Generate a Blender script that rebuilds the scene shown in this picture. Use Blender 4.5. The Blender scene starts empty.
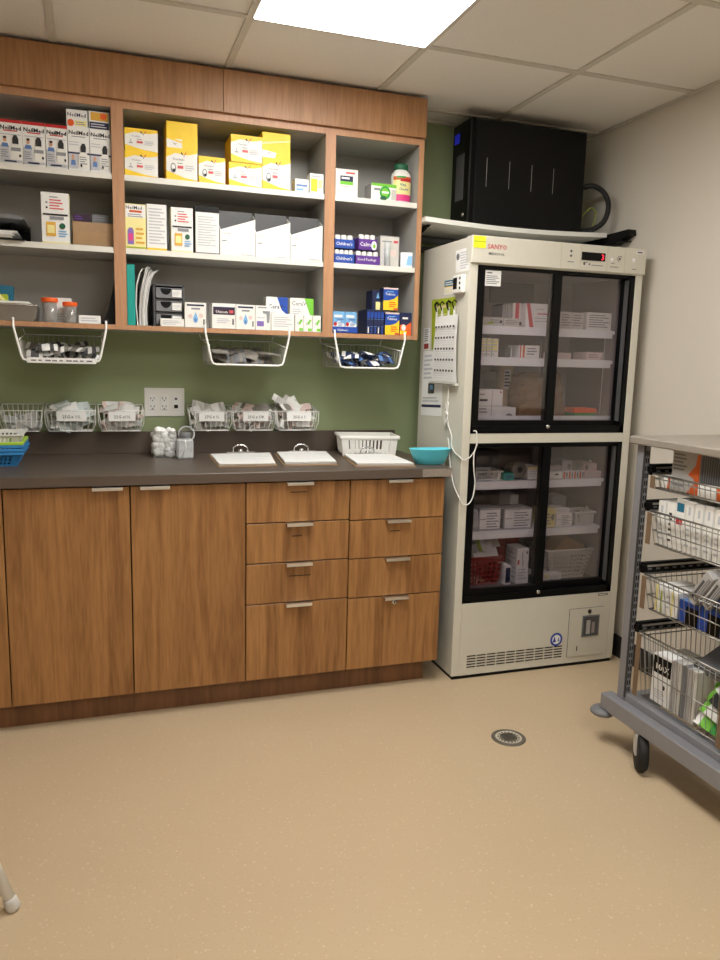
import bpy, math, random
from mathutils import Vector, Matrix
random.seed(7)
R = math.radians
PI = math.pi
scene = bpy.context.scene
COL = scene.collection

# ------------------------------------------------------------------ materials
def lin(c):
    return tuple(((v/255)/12.92 if v/255 <= .04045 else ((v/255+.055)/1.055)**2.4) for v in c)

def mat(name, rgb, rough=.5, metal=0., var=.06, scale=30., spec=.5, emis=0., alpha_mix=0., bump=0., bscale=200.):
    """principled material whose colour is broken up by a procedural noise"""
    m = bpy.data.materials.new(name); m.use_nodes = True
    nt = m.node_tree; n = nt.nodes; L = nt.links
    b = n['Principled BSDF']
    c = lin(rgb)
    tc = n.new('ShaderNodeTexCoord'); no = n.new('ShaderNodeTexNoise'); no.inputs['Scale'].default_value = scale
    L.new(tc.outputs['Object'], no.inputs['Vector'])
    mx = n.new('ShaderNodeMix'); mx.data_type = 'RGBA'
    mx.inputs['A'].default_value = (*[v*(1-var) for v in c], 1); mx.inputs['B'].default_value = (*[min(1, v*(1+var)) for v in c], 1)
    L.new(no.outputs['Fac'], mx.inputs['Factor']); L.new(mx.outputs['Result'], b.inputs['Base Color'])
    b.inputs['Roughness'].default_value = rough; b.inputs['Metallic'].default_value = metal
    b.inputs['Specular IOR Level'].default_value = spec
    if emis:
        L.new(mx.outputs['Result'], b.inputs['Emission Color']); b.inputs['Emission Strength'].default_value = emis
    if bump:
        n2 = n.new('ShaderNodeTexNoise'); n2.inputs['Scale'].default_value = bscale; L.new(tc.outputs['Object'], n2.inputs['Vector'])
        bp = n.new('ShaderNodeBump'); bp.inputs['Strength'].default_value = bump; bp.inputs['Distance'].default_value = .01
        L.new(n2.outputs['Fac'], bp.inputs['Height']); L.new(bp.outputs['Normal'], b.inputs['Normal'])
    if alpha_mix:
        tr = n.new('ShaderNodeBsdfTransparent'); ms = n.new('ShaderNodeMixShader'); ms.inputs[0].default_value = alpha_mix
        L.new(b.outputs[0], ms.inputs[1]); L.new(tr.outputs[0], ms.inputs[2]); L.new(ms.outputs[0], n['Material Output'].inputs[0])
    return m

def wood(name, dark, light, sx=(7, 7, .5), rough=.42, vein=1.0):
    m = bpy.data.materials.new(name); m.use_nodes = True
    nt = m.node_tree; n = nt.nodes; L = nt.links; b = n['Principled BSDF']
    tc = n.new('ShaderNodeTexCoord'); oi = n.new('ShaderNodeObjectInfo')
    ad = n.new('ShaderNodeVectorMath'); ad.operation = 'MULTIPLY_ADD'
    ad.inputs[1].default_value = (1, 1, 1)
    L.new(tc.outputs['Object'], ad.inputs[0])
    ml = n.new('ShaderNodeVectorMath'); ml.operation = 'SCALE'; ml.inputs[0].default_value = (3.1, 1.7, 2.3); L.new(oi.outputs['Random'], ml.inputs['Scale'])
    L.new(ml.outputs[0], ad.inputs[2])
    mp = n.new('ShaderNodeMapping'); mp.inputs['Scale'].default_value = sx; L.new(ad.outputs[0], mp.inputs['Vector'])
    n1 = n.new('ShaderNodeTexNoise'); n1.inputs['Scale'].default_value = 1.3; n1.inputs['Detail'].default_value = 5; n1.inputs['Distortion'].default_value = .6
    L.new(mp.outputs[0], n1.inputs['Vector'])
    # cathedral figure: rings of the stretched noise
    mu = n.new('ShaderNodeMath'); mu.operation = 'MULTIPLY'; mu.inputs[1].default_value = 26; L.new(n1.outputs['Fac'], mu.inputs[0])
    sn = n.new('ShaderNodeMath'); sn.operation = 'SINE'; L.new(mu.outputs[0], sn.inputs[0])
    m2 = n.new('ShaderNodeMapping'); m2.inputs['Scale'].default_value = (sx[0]*16, sx[1]*16, sx[2]*18); L.new(ad.outputs[0], m2.inputs['Vector'])
    n2 = n.new('ShaderNodeTexNoise'); n2.inputs['Scale'].default_value = 1.; n2.inputs['Detail'].default_value = 3; L.new(m2.outputs[0], n2.inputs['Vector'])
    a1 = n.new('ShaderNodeMath'); a1.operation = 'MULTIPLY_ADD'; a1.inputs[1].default_value = .09*vein; L.new(sn.outputs[0], a1.inputs[0]); n3 = n.new('ShaderNodeMath'); n3.operation = 'MULTIPLY_ADD'; n3.inputs[1].default_value = .55; n3.inputs[2].default_value = .225; L.new(n2.outputs['Fac'], n3.inputs[0]); L.new(n3.outputs[0], a1.inputs[2])
    a2 = n.new('ShaderNodeMath'); a2.operation = 'MULTIPLY_ADD'; a2.inputs[1].default_value = .3; L.new(n1.outputs['Fac'], a2.inputs[0]); L.new(a1.outputs[0], a2.inputs[2])
    cr = n.new('ShaderNodeValToRGB'); cr.color_ramp.elements[0].position = .40; cr.color_ramp.elements[1].position = .88
    cr.color_ramp.elements[0].color = (*lin(dark), 1); cr.color_ramp.elements[1].color = (*lin(light), 1)
    L.new(a2.outputs[0], cr.inputs[0]); L.new(cr.outputs[0], b.inputs['Base Color'])
    b.inputs['Roughness'].default_value = rough
    return m

def glassy(name, tint=(235, 235, 238), refl=.10, opac=.0, rough=.02):
    """thin glass / clear plastic: tinted see-through with a fresnel gloss"""
    m = bpy.data.materials.new(name); m.use_nodes = True
    nt = m.node_tree; n = nt.nodes; L = nt.links
    n.remove(n['Principled BSDF']); out = n['Material Output']
    tr = n.new('ShaderNodeBsdfTransparent'); tr.inputs[0].default_value = (*lin(tint), 1)
    gl = n.new('ShaderNodeBsdfGlossy'); gl.inputs['Roughness'].default_value = rough; gl.inputs[0].default_value = (.9, .9, .9, 1)
    lw = n.new('ShaderNodeLayerWeight'); lw.inputs[0].default_value = .25
    mr = n.new('ShaderNodeMapRange'); mr.inputs['To Min'].default_value = refl; mr.inputs['To Max'].default_value = .6
    L.new(lw.outputs['Facing'], mr.inputs['Value'])
    ms = n.new('ShaderNodeMixShader'); L.new(mr.outputs[0], ms.inputs[0]); L.new(tr.outputs[0], ms.inputs[1]); L.new(gl.outputs[0], ms.inputs[2])
    last = ms
    if opac:
        df = n.new('ShaderNodeBsdfDiffuse'); df.inputs[0].default_value = (*lin(tint), 1)
        tc = n.new('ShaderNodeTexCoord'); no = n.new('ShaderNodeTexNoise'); no.inputs['Scale'].default_value = 40; L.new(tc.outputs['Object'], no.inputs['Vector'])
        m3 = n.new('ShaderNodeMapRange'); m3.inputs['To Min'].default_value = opac*.6; m3.inputs['To Max'].default_value = min(1, opac*1.4); L.new(no.outputs['Fac'], m3.inputs['Value'])
        m2 = n.new('ShaderNodeMixShader'); L.new(m3.outputs[0], m2.inputs[0]); L.new(ms.outputs[0], m2.inputs[1]); L.new(df.outputs[0], m2.inputs[2]); last = m2
    L.new(last.outputs[0], out.inputs[0])
    return m

def floor_mat():
    m = bpy.data.materials.new('speckled_vinyl'); m.use_nodes = True
    nt = m.node_tree; n = nt.nodes; L = nt.links; b = n['Principled BSDF']
    tc = n.new('ShaderNodeTexCoord')
    no = n.new('ShaderNodeTexNoise'); no.inputs['Scale'].default_value = 2.2; no.inputs['Detail'].default_value = 3; L.new(tc.outputs['Object'], no.inputs['Vector'])
    mx = n.new('ShaderNodeMix'); mx.data_type = 'RGBA'; mx.inputs['A'].default_value = (*lin((192, 170, 139)), 1); mx.inputs['B'].default_value = (*lin((200, 179, 148)), 1)
    L.new(no.outputs['Fac'], mx.inputs['Factor'])
    last = mx.outputs['Result']
    for sc, lo, hi, col, fac in ((70, .0, .12, (226, 206, 182), .38), (95, .0, .10, (166, 138, 110), .4), (38, 0, .07, (232, 214, 192), .38)):
        vo = n.new('ShaderNodeTexVoronoi'); vo.inputs['Scale'].default_value = sc
        mp = n.new('ShaderNodeMapping'); mp.inputs['Rotation'].default_value = (0, 0, sc); mp.inputs['Location'].default_value = (sc*.37, sc*.11, 0); L.new(tc.outputs['Object'], mp.inputs['Vector']); L.new(mp.outputs[0], vo.inputs['Vector'])
        r = n.new('ShaderNodeMapRange'); r.inputs['From Min'].default_value = hi+.1; r.inputs['From Max'].default_value = hi; r.inputs['To Min'].default_value = 0; r.inputs['To Max'].default_value = fac
        L.new(vo.outputs['Distance'], r.inputs['Value'])
        # only some cells carry a flake
        th = n.new('ShaderNodeMath'); th.operation = 'GREATER_THAN'; th.inputs[1].default_value = .40
        sep = n.new('ShaderNodeSeparateColor'); L.new(vo.outputs['Color'], sep.inputs[0]); L.new(sep.outputs[0], th.inputs[0])
        mu = n.new('ShaderNodeMath'); mu.operation = 'MULTIPLY'; L.new(r.outputs[0], mu.inputs[0]); L.new(th.outputs[0], mu.inputs[1])
        x = n.new('ShaderNodeMix'); x.data_type = 'RGBA'; x.inputs['B'].default_value = (*lin(col), 1)
        L.new(mu.outputs[0], x.inputs['Factor']); L.new(last, x.inputs['A']); last = x.outputs['Result']
    L.new(last, b.inputs['Base Color'])
    b.inputs['Roughness'].default_value = .36; b.inputs['Specular IOR Level'].default_value = .4
    n2 = n.new('ShaderNodeTexNoise'); n2.inputs['Scale'].default_value = 160; L.new(tc.outputs['Object'], n2.inputs['Vector'])
    bp = n.new('ShaderNodeBump'); bp.inputs['Strength'].default_value = .12; bp.inputs['Distance'].default_value = .004; L.new(n2.outputs['Fac'], bp.inputs['Height']); L.new(bp.outputs[0], b.inputs['Normal'])
    return m

M = {}
def mk(k, *a, **kw): M[k] = mat(k, *a, **kw)
M['wood'] = wood('cherry_laminate', (122, 81, 43), (174, 126, 75), vein=1.1)
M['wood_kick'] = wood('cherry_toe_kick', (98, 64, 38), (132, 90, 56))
M['wood_crown'] = wood('cherry_fascia', (134, 92, 56), (178, 132, 90), vein=.5)
M['edge'] = wood('cherry_edge_band', (166, 120, 86), (196, 150, 112), vein=.2)
M['floor'] = floor_mat()
mk('green', (148, 161, 120), .55, bump=.05, bscale=300, var=.03, scale=3)
mk('beige', (216, 209, 197), .6, bump=.05, bscale=300, var=.02, scale=3)
mk('ceil', (238, 234, 228), .9, var=.05, scale=120, bump=.25, bscale=350)
mk('grid', (206, 201, 191), .6)
mk('melamine', (176, 174, 169), .45, var=.02)
mk('melamine_edge', (226, 224, 217), .45, var=.02)
mk('counter', (88, 76, 67), .4, var=.28, scale=260)
mk('chip', (140, 130, 120), .8, var=.35, scale=300)
mk('cream', (211, 208, 195), .38, var=.02)
mk('cream_d', (196, 189, 168), .4, var=.02)
mk('gap', (38, 34, 30), .8)
mk('black', (6, 6, 7), .4, spec=.2)
mk('blackm', (9, 9, 10), .6, spec=.25)
mk('chrome', (205, 205, 205), .22, metal=1., var=.02)
mk('steel', (165, 163, 160), .3, metal=1., var=.05)
mk('satin', (228, 227, 224), .3, metal=1., var=.03)
mk('white', (236, 235, 230), .5, var=.02)
mk('wire', (246, 246, 243), .4, var=.03)
mk('wiregrey', (150, 148, 142), .3, metal=.8, var=.1)
mk('paper', (238, 238, 236), .7, var=.03)
mk('paper2', (205, 202, 196), .7, var=.1)
mk('ink', (40, 40, 44), .7)
mk('inkg', (140, 142, 148), .7)
mk('inkl', (196, 198, 204), .7)
mk('red', (196, 34, 40), .5)
mk('pinkred', (214, 84, 92), .5)
mk('pink', (222, 60, 132), .5)
mk('navy', (26, 34, 74), .5)
mk('blue', (30, 74, 168), .45)
mk('bluel', (120, 178, 226), .5)
mk('bluem', (92, 128, 186), .5)
mk('yellow', (248, 208, 40), .5)
mk('yellowp', (240, 230, 158), .5)
mk('postit', (236, 240, 40), .6, emis=.08)
mk('lime', (120, 200, 60), .5)
mk('limed', (168, 186, 40), .5)
mk('greenb', (52, 160, 66), .5)
mk('dgreen', (24, 92, 62), .5)
mk('orange', (240, 100, 30), .45)
mk('oranged', (206, 96, 40), .55)
mk('gold', (222, 170, 60), .5)
mk('purple', (96, 52, 146), .45)
mk('violet', (130, 104, 182), .5)
mk('plum', (48, 22, 48), .5)
mk('teal', (0, 156, 146), .45)
mk('tealb', (30, 108, 138), .5)
mk('turq', (92, 200, 218), .4)
mk('skin', (214, 160, 130), .6)
mk('kraft', (176, 140, 98), .8, var=.1)
mk('card', (166, 136, 104), .8, var=.12, scale=60)
mk('greybox', (176, 174, 172), .6)
mk('dgrey', (78, 78, 80), .5)
mk('mgrey', (116, 118, 122), .5)
mk('cartgrey', (142, 143, 148), .45, metal=.25)
mk('cartdark', (60, 60, 62), .5)
mk('carttop', (156, 148, 138), .4, metal=.2)
mk('tan', (186, 166, 134), .6)
mk('rubber', (24, 24, 25), .7)
mk('shelfrail', (240, 244, 248), .5, var=.03)
mk('liner', (152, 141, 140), .5, var=.03)
mk('liner_d', (106, 99, 98), .5, var=.03)
mk('pbasket', (226, 226, 220), .5)
mk('pbluebasket', (54, 136, 200), .4)
mk('pgreenbasket', (176, 214, 70), .4)
mk('predbasket', (152, 46, 38), .5)
mk('bagpaper', (122, 94, 62), .8, var=.15, scale=40, bump=.4, bscale=30)
mk('cotton', (255, 254, 251), .95, bump=.15, bscale=90)
mk('drain', (104, 98, 86), .4, metal=.2, var=.2)
mk('drain_in', (206, 200, 184), .4, metal=.2, var=.2)
mk('cable', (232, 230, 224), .5)
mk('lcd', (10, 12, 40), .3, emis=.0)
mk('lcdblue', (30, 40, 190), .4, emis=.25)
mk('led', (230, 40, 60), .4, emis=2.2)
mk('sachet', (206, 205, 202), .5, var=.2, scale=50)
mk('sachetd', (134, 129, 121), .5, var=.3, scale=50)
mk('sachett', (204, 214, 212), .45, var=.15)
mk('wiresoft', (186, 186, 180), .4)
mk('sachetp', (226, 204, 198), .5, var=.1)
mk('sachetb', (52, 66, 104), .4, var=.2)
mk('browntab', (120, 98, 76), .6)
mk('base', (42, 42, 40), .6)
M['glass'] = glassy('door_glass', (240, 237, 239), .028)
M['clear'] = glassy('clear_plastic', (250, 251, 251), .04, opac=.03)
M['frost'] = glassy('frosted_plastic', (234, 238, 240), .05, opac=.5)
M['cupplastic'] = glassy('cup_plastic', (240, 239, 237), .05, opac=.22)
# diffuser
dm = bpy.data.materials.new('light_diffuser'); dm.use_nodes = True
_n = dm.node_tree.nodes; _b = _n['Principled BSDF']; _b.inputs['Base Color'].default_value = (.9, .9, .88, 1)
_tc = _n.new('ShaderNodeTexCoord'); _no = _n.new('ShaderNodeTexNoise'); _no.inputs['Scale'].default_value = 3
_mx = _n.new('ShaderNodeMix'); _mx.data_type = 'RGBA'; _mx.inputs['A'].default_value = (1, .975, .93, 1); _mx.inputs['B'].default_value = (1, .98, .94, 1)
dm.node_tree.links.new(_tc.outputs['Object'], _no.inputs['Vector']); dm.node_tree.links.new(_no.outputs['Fac'], _mx.inputs['Factor']); dm.node_tree.links.new(_mx.outputs['Result'], _b.inputs['Emission Color'])
_b.inputs['Emission Strength'].default_value = 16.8
M['diffuser'] = dm

# ------------------------------------------------------------------ mesh builder
_tcache = {}
def text_geo(s):
    if s in _tcache: return _tcache[s]
    cu = bpy.data.curves.new('t', 'FONT'); cu.body = s; cu.resolution_u = 1; cu.size = 1; cu.offset = .012
    o = bpy.data.objects.new('t', cu); COL.objects.link(o)
    dg = bpy.context.evaluated_depsgraph_get(); me = o.evaluated_get(dg).to_mesh()
    vs = [(v.co.x, v.co.y) for v in me.vertices]; fs = [tuple(p.vertices) for p in me.polygons]
    o.evaluated_get(dg).to_mesh_clear(); bpy.data.objects.remove(o); bpy.data.curves.remove(cu)
    x0 = min(v[0] for v in vs); x1 = max(v[0] for v in vs); y0 = min(v[1] for v in vs); y1 = max(v[1] for v in vs)
    vs = [((x-x0)/(y1-y0), (y-y0)/(y1-y0)) for x, y in vs]
    _tcache[s] = (vs, fs, (x1-x0)/(y1-y0)); return _tcache[s]

class MB:
    def __init__(self): self.v = []; self.f = []; self.mi = []; self.sm = []; self.mats = []
    def slot(self, m):
        if m not in self.mats: self.mats.append(m)
        return self.mats.index(m)
    def add(self, vs, fs, m, smooth=False):
        b = len(self.v); self.v += [tuple(p) for p in vs]; k = self.slot(m)
        for f in fs: self.f.append(tuple(i+b for i in f)); self.mi.append(k); self.sm.append(smooth)
        return self
    def box(self, x0, x1, y0, y1, z0, z1, m, rot=None, c=None):
        vs = [Vector((x, y, z)) for z in (z0, z1) for y in (y0, y1) for x in (x0, x1)]
        if rot is not None:
            ce = Vector(c) if c is not None else Vector(((x0+x1)/2, (y0+y1)/2, (z0+z1)/2))
            vs = [rot @ (p-ce)+ce for p in vs]
        return self.add(vs, [(0, 2, 3, 1), (4, 5, 7, 6), (0, 1, 5, 4), (1, 3, 7, 5), (3, 2, 6, 7), (2, 0, 4, 6)], m)
    def cbox(self, x0, x1, y0, y1, z0, z1, m, ch=.003):
        """box with chamfered edges"""
        cx, cy, cz = (x0+x1)/2, (y0+y1)/2, (z0+z1)/2; hx, hy, hz = (x1-x0)/2, (y1-y0)/2, (z1-z0)/2
        ch = min(ch, hx*.9, hy*.9, hz*.9); vs = []; idx = {}
        for sx in (-1, 1):
            for sy in (-1, 1):
                for sz in (-1, 1):
                    for ax in range(3):
                        p = [hx*sx, hy*sy, hz*sz]; d = [hx-ch, hy-ch, hz-ch]
                        q = [d[i]*(sx, sy, sz)[i] if i != ax else p[i] for i in range(3)]
                        idx[(sx, sy, sz, ax)] = len(vs); vs.append((cx+q[0], cy+q[1], cz+q[2]))
        fs = []
        for ax in range(3):
            for s in (-1, 1):
                o = [i for i in range(3) if i != ax]; r = []
                for a, b in ((-1, -1), (1, -1), (1, 1), (-1, 1)):
                    k = [0, 0, 0]; k[ax] = s; k[o[0]] = a; k[o[1]] = b; r.append(idx[(*k, ax)])
                if (s > 0) != (ax != 1): r.reverse()
                fs.append(r)
        for a0 in range(3):
            for a1 in range(a0+1, 3):
                ot = 3-a0-a1
                for s0 in (-1, 1):
                    for s1 in (-1, 1):
                        q = []
                        for t in (-1, 1):
                            k = [0, 0, 0]; k[a0] = s0; k[a1] = s1; k[ot] = t
                            q.append((idx[(*k, a0)], idx[(*k, a1)]))
                        fs.append((q[0][0], q[0][1], q[1][1], q[1][0]))
        for sx in (-1, 1):
            for sy in (-1, 1):
                for sz in (-1, 1): fs.append(tuple(idx[(sx, sy, sz, a)] for a in range(3)))
        return self.add(vs, fs, m)
    def quad(self, a, b, c, d, m): return self.add([a, b, c, d], [(0, 1, 2, 3)], m)
    def tube(self, pts, r, m, n=6, closed=False, caps=True):
        P = [Vector(p) for p in pts]; N = len(P); vs = []; prev = None
        for i in range(N):
            a = P[(i-1) % N] if (closed or i > 0) else P[i]; b = P[(i+1) % N] if (closed or i < N-1) else P[i]
            t = (b-a).normalized() if (b-a).length > 1e-9 else Vector((0, 0, 1))
            if prev is None:
                u = t.orthogonal().normalized()
            else:
                u = prev-t*prev.dot(t); u = u.normalized() if u.length > 1e-6 else t.orthogonal().normalized()
            prev = u; w = t.cross(u)
            rr = r[i] if isinstance(r, (list, tuple)) else r
            for k in range(n):
                an = 2*PI*k/n; vs.append(P[i]+u*math.cos(an)*rr+w*math.sin(an)*rr)
        fs = []
        for i in range(N if closed else N-1):
            j = (i+1) % N
            for k in range(n): fs.append((i*n+k, i*n+(k+1) % n, j*n+(k+1) % n, j*n+k))
        if caps and not closed: fs += [tuple(range(n))[::-1], tuple((N-1)*n+k for k in range(n))]
        return self.add(vs, fs, m, True)
    def lathe(self, prof, c, m, n=20, sx=1, sy=1, axis=None):
        vs = []; rotm = axis
        for r, z in prof:
            for k in range(n):
                p = Vector((r*math.cos(2*PI*k/n)*sx, r*math.sin(2*PI*k/n)*sy, z))
                if rotm is not None: p = rotm @ p
                vs.append(p+Vector(c))
        fs = []
        for i in range(len(prof)-1):
            for k in range(n): fs.append((i*n+k, i*n+(k+1) % n, (i+1)*n+(k+1) % n, (i+1)*n+k))
        if prof[0][0] > 1e-6: self.add(vs[:n], [tuple(range(n))[::-1]], m)
        if prof[-1][0] > 1e-6: self.add(vs[-n:], [tuple(range(n))], m)
        return self.add(vs, fs, m, True)
    def prism(self, poly, a0, a1, m, axis='y'):
        def P(u, w, a): return {'y': (u, a, w), 'x': (a, u, w), 'z': (u, w, a)}[axis]
        n = len(poly); vs = [P(u, w, a0) for u, w in poly]+[P(u, w, a1) for u, w in poly]
        fs = [tuple(range(n)), tuple(range(n, 2*n))[::-1]]+[(i, i+n, (i+1) % n+n, (i+1) % n) for i in range(n)]
        return self.add(vs, fs, m)
    def text(self, s, o, U, V, h, m, maxw=None, center=False):
        vs, fs, w = text_geo(s); o = Vector(o); U = Vector(U).normalized(); V = Vector(V).normalized()
        k = h if maxw is None else min(h, maxw/w)
        kx = k; off = w*kx/2 if center else 0
        return self.add([o+U*(x*kx-off)+V*(y*k) for x, y in vs], fs, m)
    def deco(self, items, o, U, V, N, ext=(1, 1), lift=.0005):
        """print on a face: o corner, U and V full edge vectors, N outward"""
        o = Vector(o); U = Vector(U); V = Vector(V); N = Vector(N)
        for i, d in enumerate(items):
            q = o+N*(lift+.00025*i); k = d[0]
            P = lambda u, v: q+U*u+V*v
            if k == 'r': self.add([P(d[1], d[2]), P(d[3], d[2]), P(d[3], d[4]), P(d[1], d[4])], [(0, 1, 2, 3)], M[d[5]])
            elif k == 'p': self.add([P(*z) for z in d[1]], [tuple(range(len(d[1])))], M[d[2]])
            elif k == 'e': self.add([P(d[1]+d[3]*math.cos(2*PI*j/14), d[2]+d[4]*math.sin(2*PI*j/14)) for j in range(14)], [tuple(range(14))], M[d[5]])
            elif k == 't': self.text(d[1], P(d[2], d[3]), U, V, d[4]*V.length, M[d[5]], maxw=(d[6] if len(d) > 6 else .9)*U.length)
            elif k == 'l':   # n thin printed text lines between v0 and v1
                _, u0, v0, u1, v1, nn, mm = d
                for j in range(nn):
                    vv = v0+(v1-v0)*(j+.5)/nn; hh = (v1-v0)/nn*.22; ue = u1-(u1-u0)*(.0, .18, .06, .3)[(j*7+nn) % 4]
                    self.add([P(u0, vv-hh), P(ue, vv-hh), P(ue, vv+hh), P(u0, vv+hh)], [(0, 1, 2, 3)], M[mm])
        return self
    def build(self, name, parent=None, loc=(0, 0, 0), rot=(0, 0, 0), bevel=0):
        me = bpy.data.meshes.new(name); me.from_pydata(self.v, [], self.f)
        for m in self.mats: me.materials.append(m)
        me.polygons.foreach_set('material_index', self.mi); me.polygons.foreach_set('use_smooth', self.sm); me.update()
        o = bpy.data.objects.new(name, me); COL.objects.link(o); o.location = loc; o.rotation_euler = rot
        if parent: o.parent = parent
        if bevel:
            b = o.modifiers.new('bevel', 'BEVEL'); b.width = bevel; b.segments = 2; b.limit_method = 'ANGLE'
        return o

def tag(o, label, cat, group=None):
    o['label'] = label; o['category'] = cat
    if group: o['group'] = group
    return o
def thing(name, label, cat, loc=(0, 0, 0), rz=0, group=None):
    o = bpy.data.objects.new(name, None); COL.objects.link(o); o.location = loc; o.rotation_euler = (0, 0, rz)
    o.empty_display_size = .05
    return tag(o, label, cat, group)
def struct(o): o['kind'] = 'structure'; return o
def copy_tree(o, parent=None):
    c = o.copy(); COL.objects.link(c)
    if parent: c.parent = parent
    for ch in list(o.children): copy_tree(ch, c)
    return c

# ------------------------------------------------------------------ room shell
YW, XR, ZC = 3.375, 2.25, 2.408          # back wall, right wall, ceiling
XL, YN = -1.75, -2.3                     # walls outside the frame
T = .1
def shell(name, *b, m): return struct(MB().box(*b, M[m]).build(name))
shell('floor', XL-T, XR+T, YN-T, YW+T, -T, 0, m='floor')
shell('ceiling', XL-T, XR+T, YN-T, YW+T, ZC, ZC+T, m='ceil')
shell('wall_back', XL-T, XR+T, YW, YW+T, 0, ZC, m='green')
shell('wall_right', XR, XR+T, YN-T, YW, 0, ZC, m='beige')
shell('wall_left', XL-T, XL, YN-T, YW, 0, ZC, m='beige')
shell('wall_front', XL, XR, YN-T, YN, 0, ZC, m='beige')
shell('baseboard_right', XR-.008, XR, YN, YW, 0, .1, m='base')
shell('baseboard_back', 1.33, XR-.008, YW-.008, YW, 0, .1, m='base')
# suspended ceiling grid, 0.61 m module
g = MB(); gx = [.4836+.61*k for k in range(-3, 3)]; gy = [2.608+.61*k for k in range(-8, 2)]
for x in gx: g.box(x-.012, x+.012, YN, YW, ZC-.006, ZC+.001, M['grid'])
for y in gy: g.box(XL, XR, y-.012, y+.012, ZC-.0062, ZC+.001, M['grid'])
g.box(XR-.02, XR, YN, YW, ZC-.007, ZC, M['grid']); g.box(1.3, XR, YW-.02, YW, ZC-.007, ZC, M['grid'])
struct(g.build('trim_1'))

def troffer(x0, y0, label):
    t = thing('ceiling_light', label, 'ceiling light', (x0+.305, y0+.61, ZC), 0)
    w, l = .299, .604
    f = MB()
    for a in ((-w, w, -l, -l+.007), (-w, w, l-.007, l), (-w, -w+.007, -l, l), (w-.007, w, -l, l)): f.box(*a, -.010, -.002, M['white'])
    f.build('light_frame', t)
    MB().box(-w+.005, w-.005, -l+.005, l-.005, -.012, -.004, M['diffuser']).build('diffuser', t)
troffer(.4836, 1.388, 'bright white ceiling light panel above the counter')
troffer(.4836, -1.052, 'white ceiling light panel behind the camera position')

# ------------------------------------------------------------------ base cabinets
YB = 2.760; ZT = .872; ZB = .099
def handle(parent, xc, z, w=.102):
    h = MB(); h.box(xc-w/2, xc+w/2, -.024, .004, z-.003, z, M['satin']); h.box(xc-w/2, xc+w/2, -.027, -.024, z-.0115, z, M['satin'])
    return h.build('handle', parent, bevel=.0008)
def base_unit(name, label, x0, x1):
    t = thing(name, label, 'cabinet', (x0, YB, 0))
    w = x1-x0
    b = MB(); b.box(.002, w-.002, .021, .6, ZB+.002, .877, M['gap']); b.build('carcass', t)
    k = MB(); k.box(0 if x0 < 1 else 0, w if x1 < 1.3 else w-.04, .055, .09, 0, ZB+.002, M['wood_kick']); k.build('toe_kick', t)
    return t
def front(parent, kind, x0, x1, z0, z1, hx=None, strips=()):
    b = MB(); b.cbox(x0, x1, 0, .019, z0, z1, M['wood'], .0012)
    for s in strips: b.box(s[0], s[1], -.0006, .001, s[2]-.0016, s[2]+.0016, M['gap'])
    # object origin at the panel so each grain is its own
    o = b.build(kind, parent)
    if hx is not None: handle(o, hx, z1+.0015)
    return o
def two_door(label, x0, x1, door_only=None):
    t = base_unit('base_cabinet', label, x0, x1); w = x1-x0; h = w/2
    front(t, 'door', .002, h-.0022, ZB, ZT, h-.075); front(t, 'door', h+.0022, w-.002, ZB, ZT, h+.085)
    return t
two_door('wooden two-door base cabinet cut off by the left picture edge', -1.1355, -.3223)
two_door('wooden two-door base cabinet left of the drawer stacks', -.3223, .5010)
def drawers(label, x0, x1, zs, strips, lock=False):
    t = base_unit('drawer_cabinet', label, x0, x1); w = x1-x0
    for i in range(4):
        z1 = zs[i]-.0022; z0 = zs[i+1]+.0022
        if i == 0: z1 = ZT
        if i == 3: z0 = ZB
        d = front(t, 'drawer', .002, w-.002, z0, z1, w/2, [(s[1]-x0, s[2]-x0, s[3]) for s in strips if s[0] == i])
        if lock and i == 3:
            l = MB(); l.lathe([(.0105, 0), (.0105, .003), (.008, .005), (0, .005)], (w/2-.002, 0, z1-.026), M['chrome'], 16, axis=Matrix.Rotation(R(90), 3, 'X')); l.box(w/2-.004, w/2-.000, -.0058, -.004, z1-.031, z1-.021, M['gap']); l.build('lock', d)
drawers('four-drawer wooden cabinet between the doors and the last drawer stack', .5010, .9065, (.874, .717, .561, .401, .1), [(0, .671, .733, .833), (1, .677, .716, .663), (2, .667, .754, .506)])
drawers('rightmost wooden drawer cabinet with a lock on its bottom drawer', .9065, 1.3094, (.874, .7125, .557, .396, .1), [(1, 1.078, 1.121, .663)], True)

# countertop with backsplash
t = thing('countertop', 'long dark brown laminate countertop with backsplash above the wooden cabinets', 'countertop', (0, 0, 0))
c = MB(); c.cbox(-1.7, 1.3256, 2.7384, 3.374, .8783, .9153, M['counter'], .002); c.build('worktop', t)
c = MB(); c.box(1.2, 1.3262, 2.7376, 2.745, .881, .9125, M['chip']); tagp = c.build('worn_edge', t); tagp['label'] = 'chipped grey patch of bare board'
c = MB(); c.cbox(-1.7, 1.318, 3.354, 3.3745, .9153, 1.008, M['counter'], .0015); c.build('backsplash', t)

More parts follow.
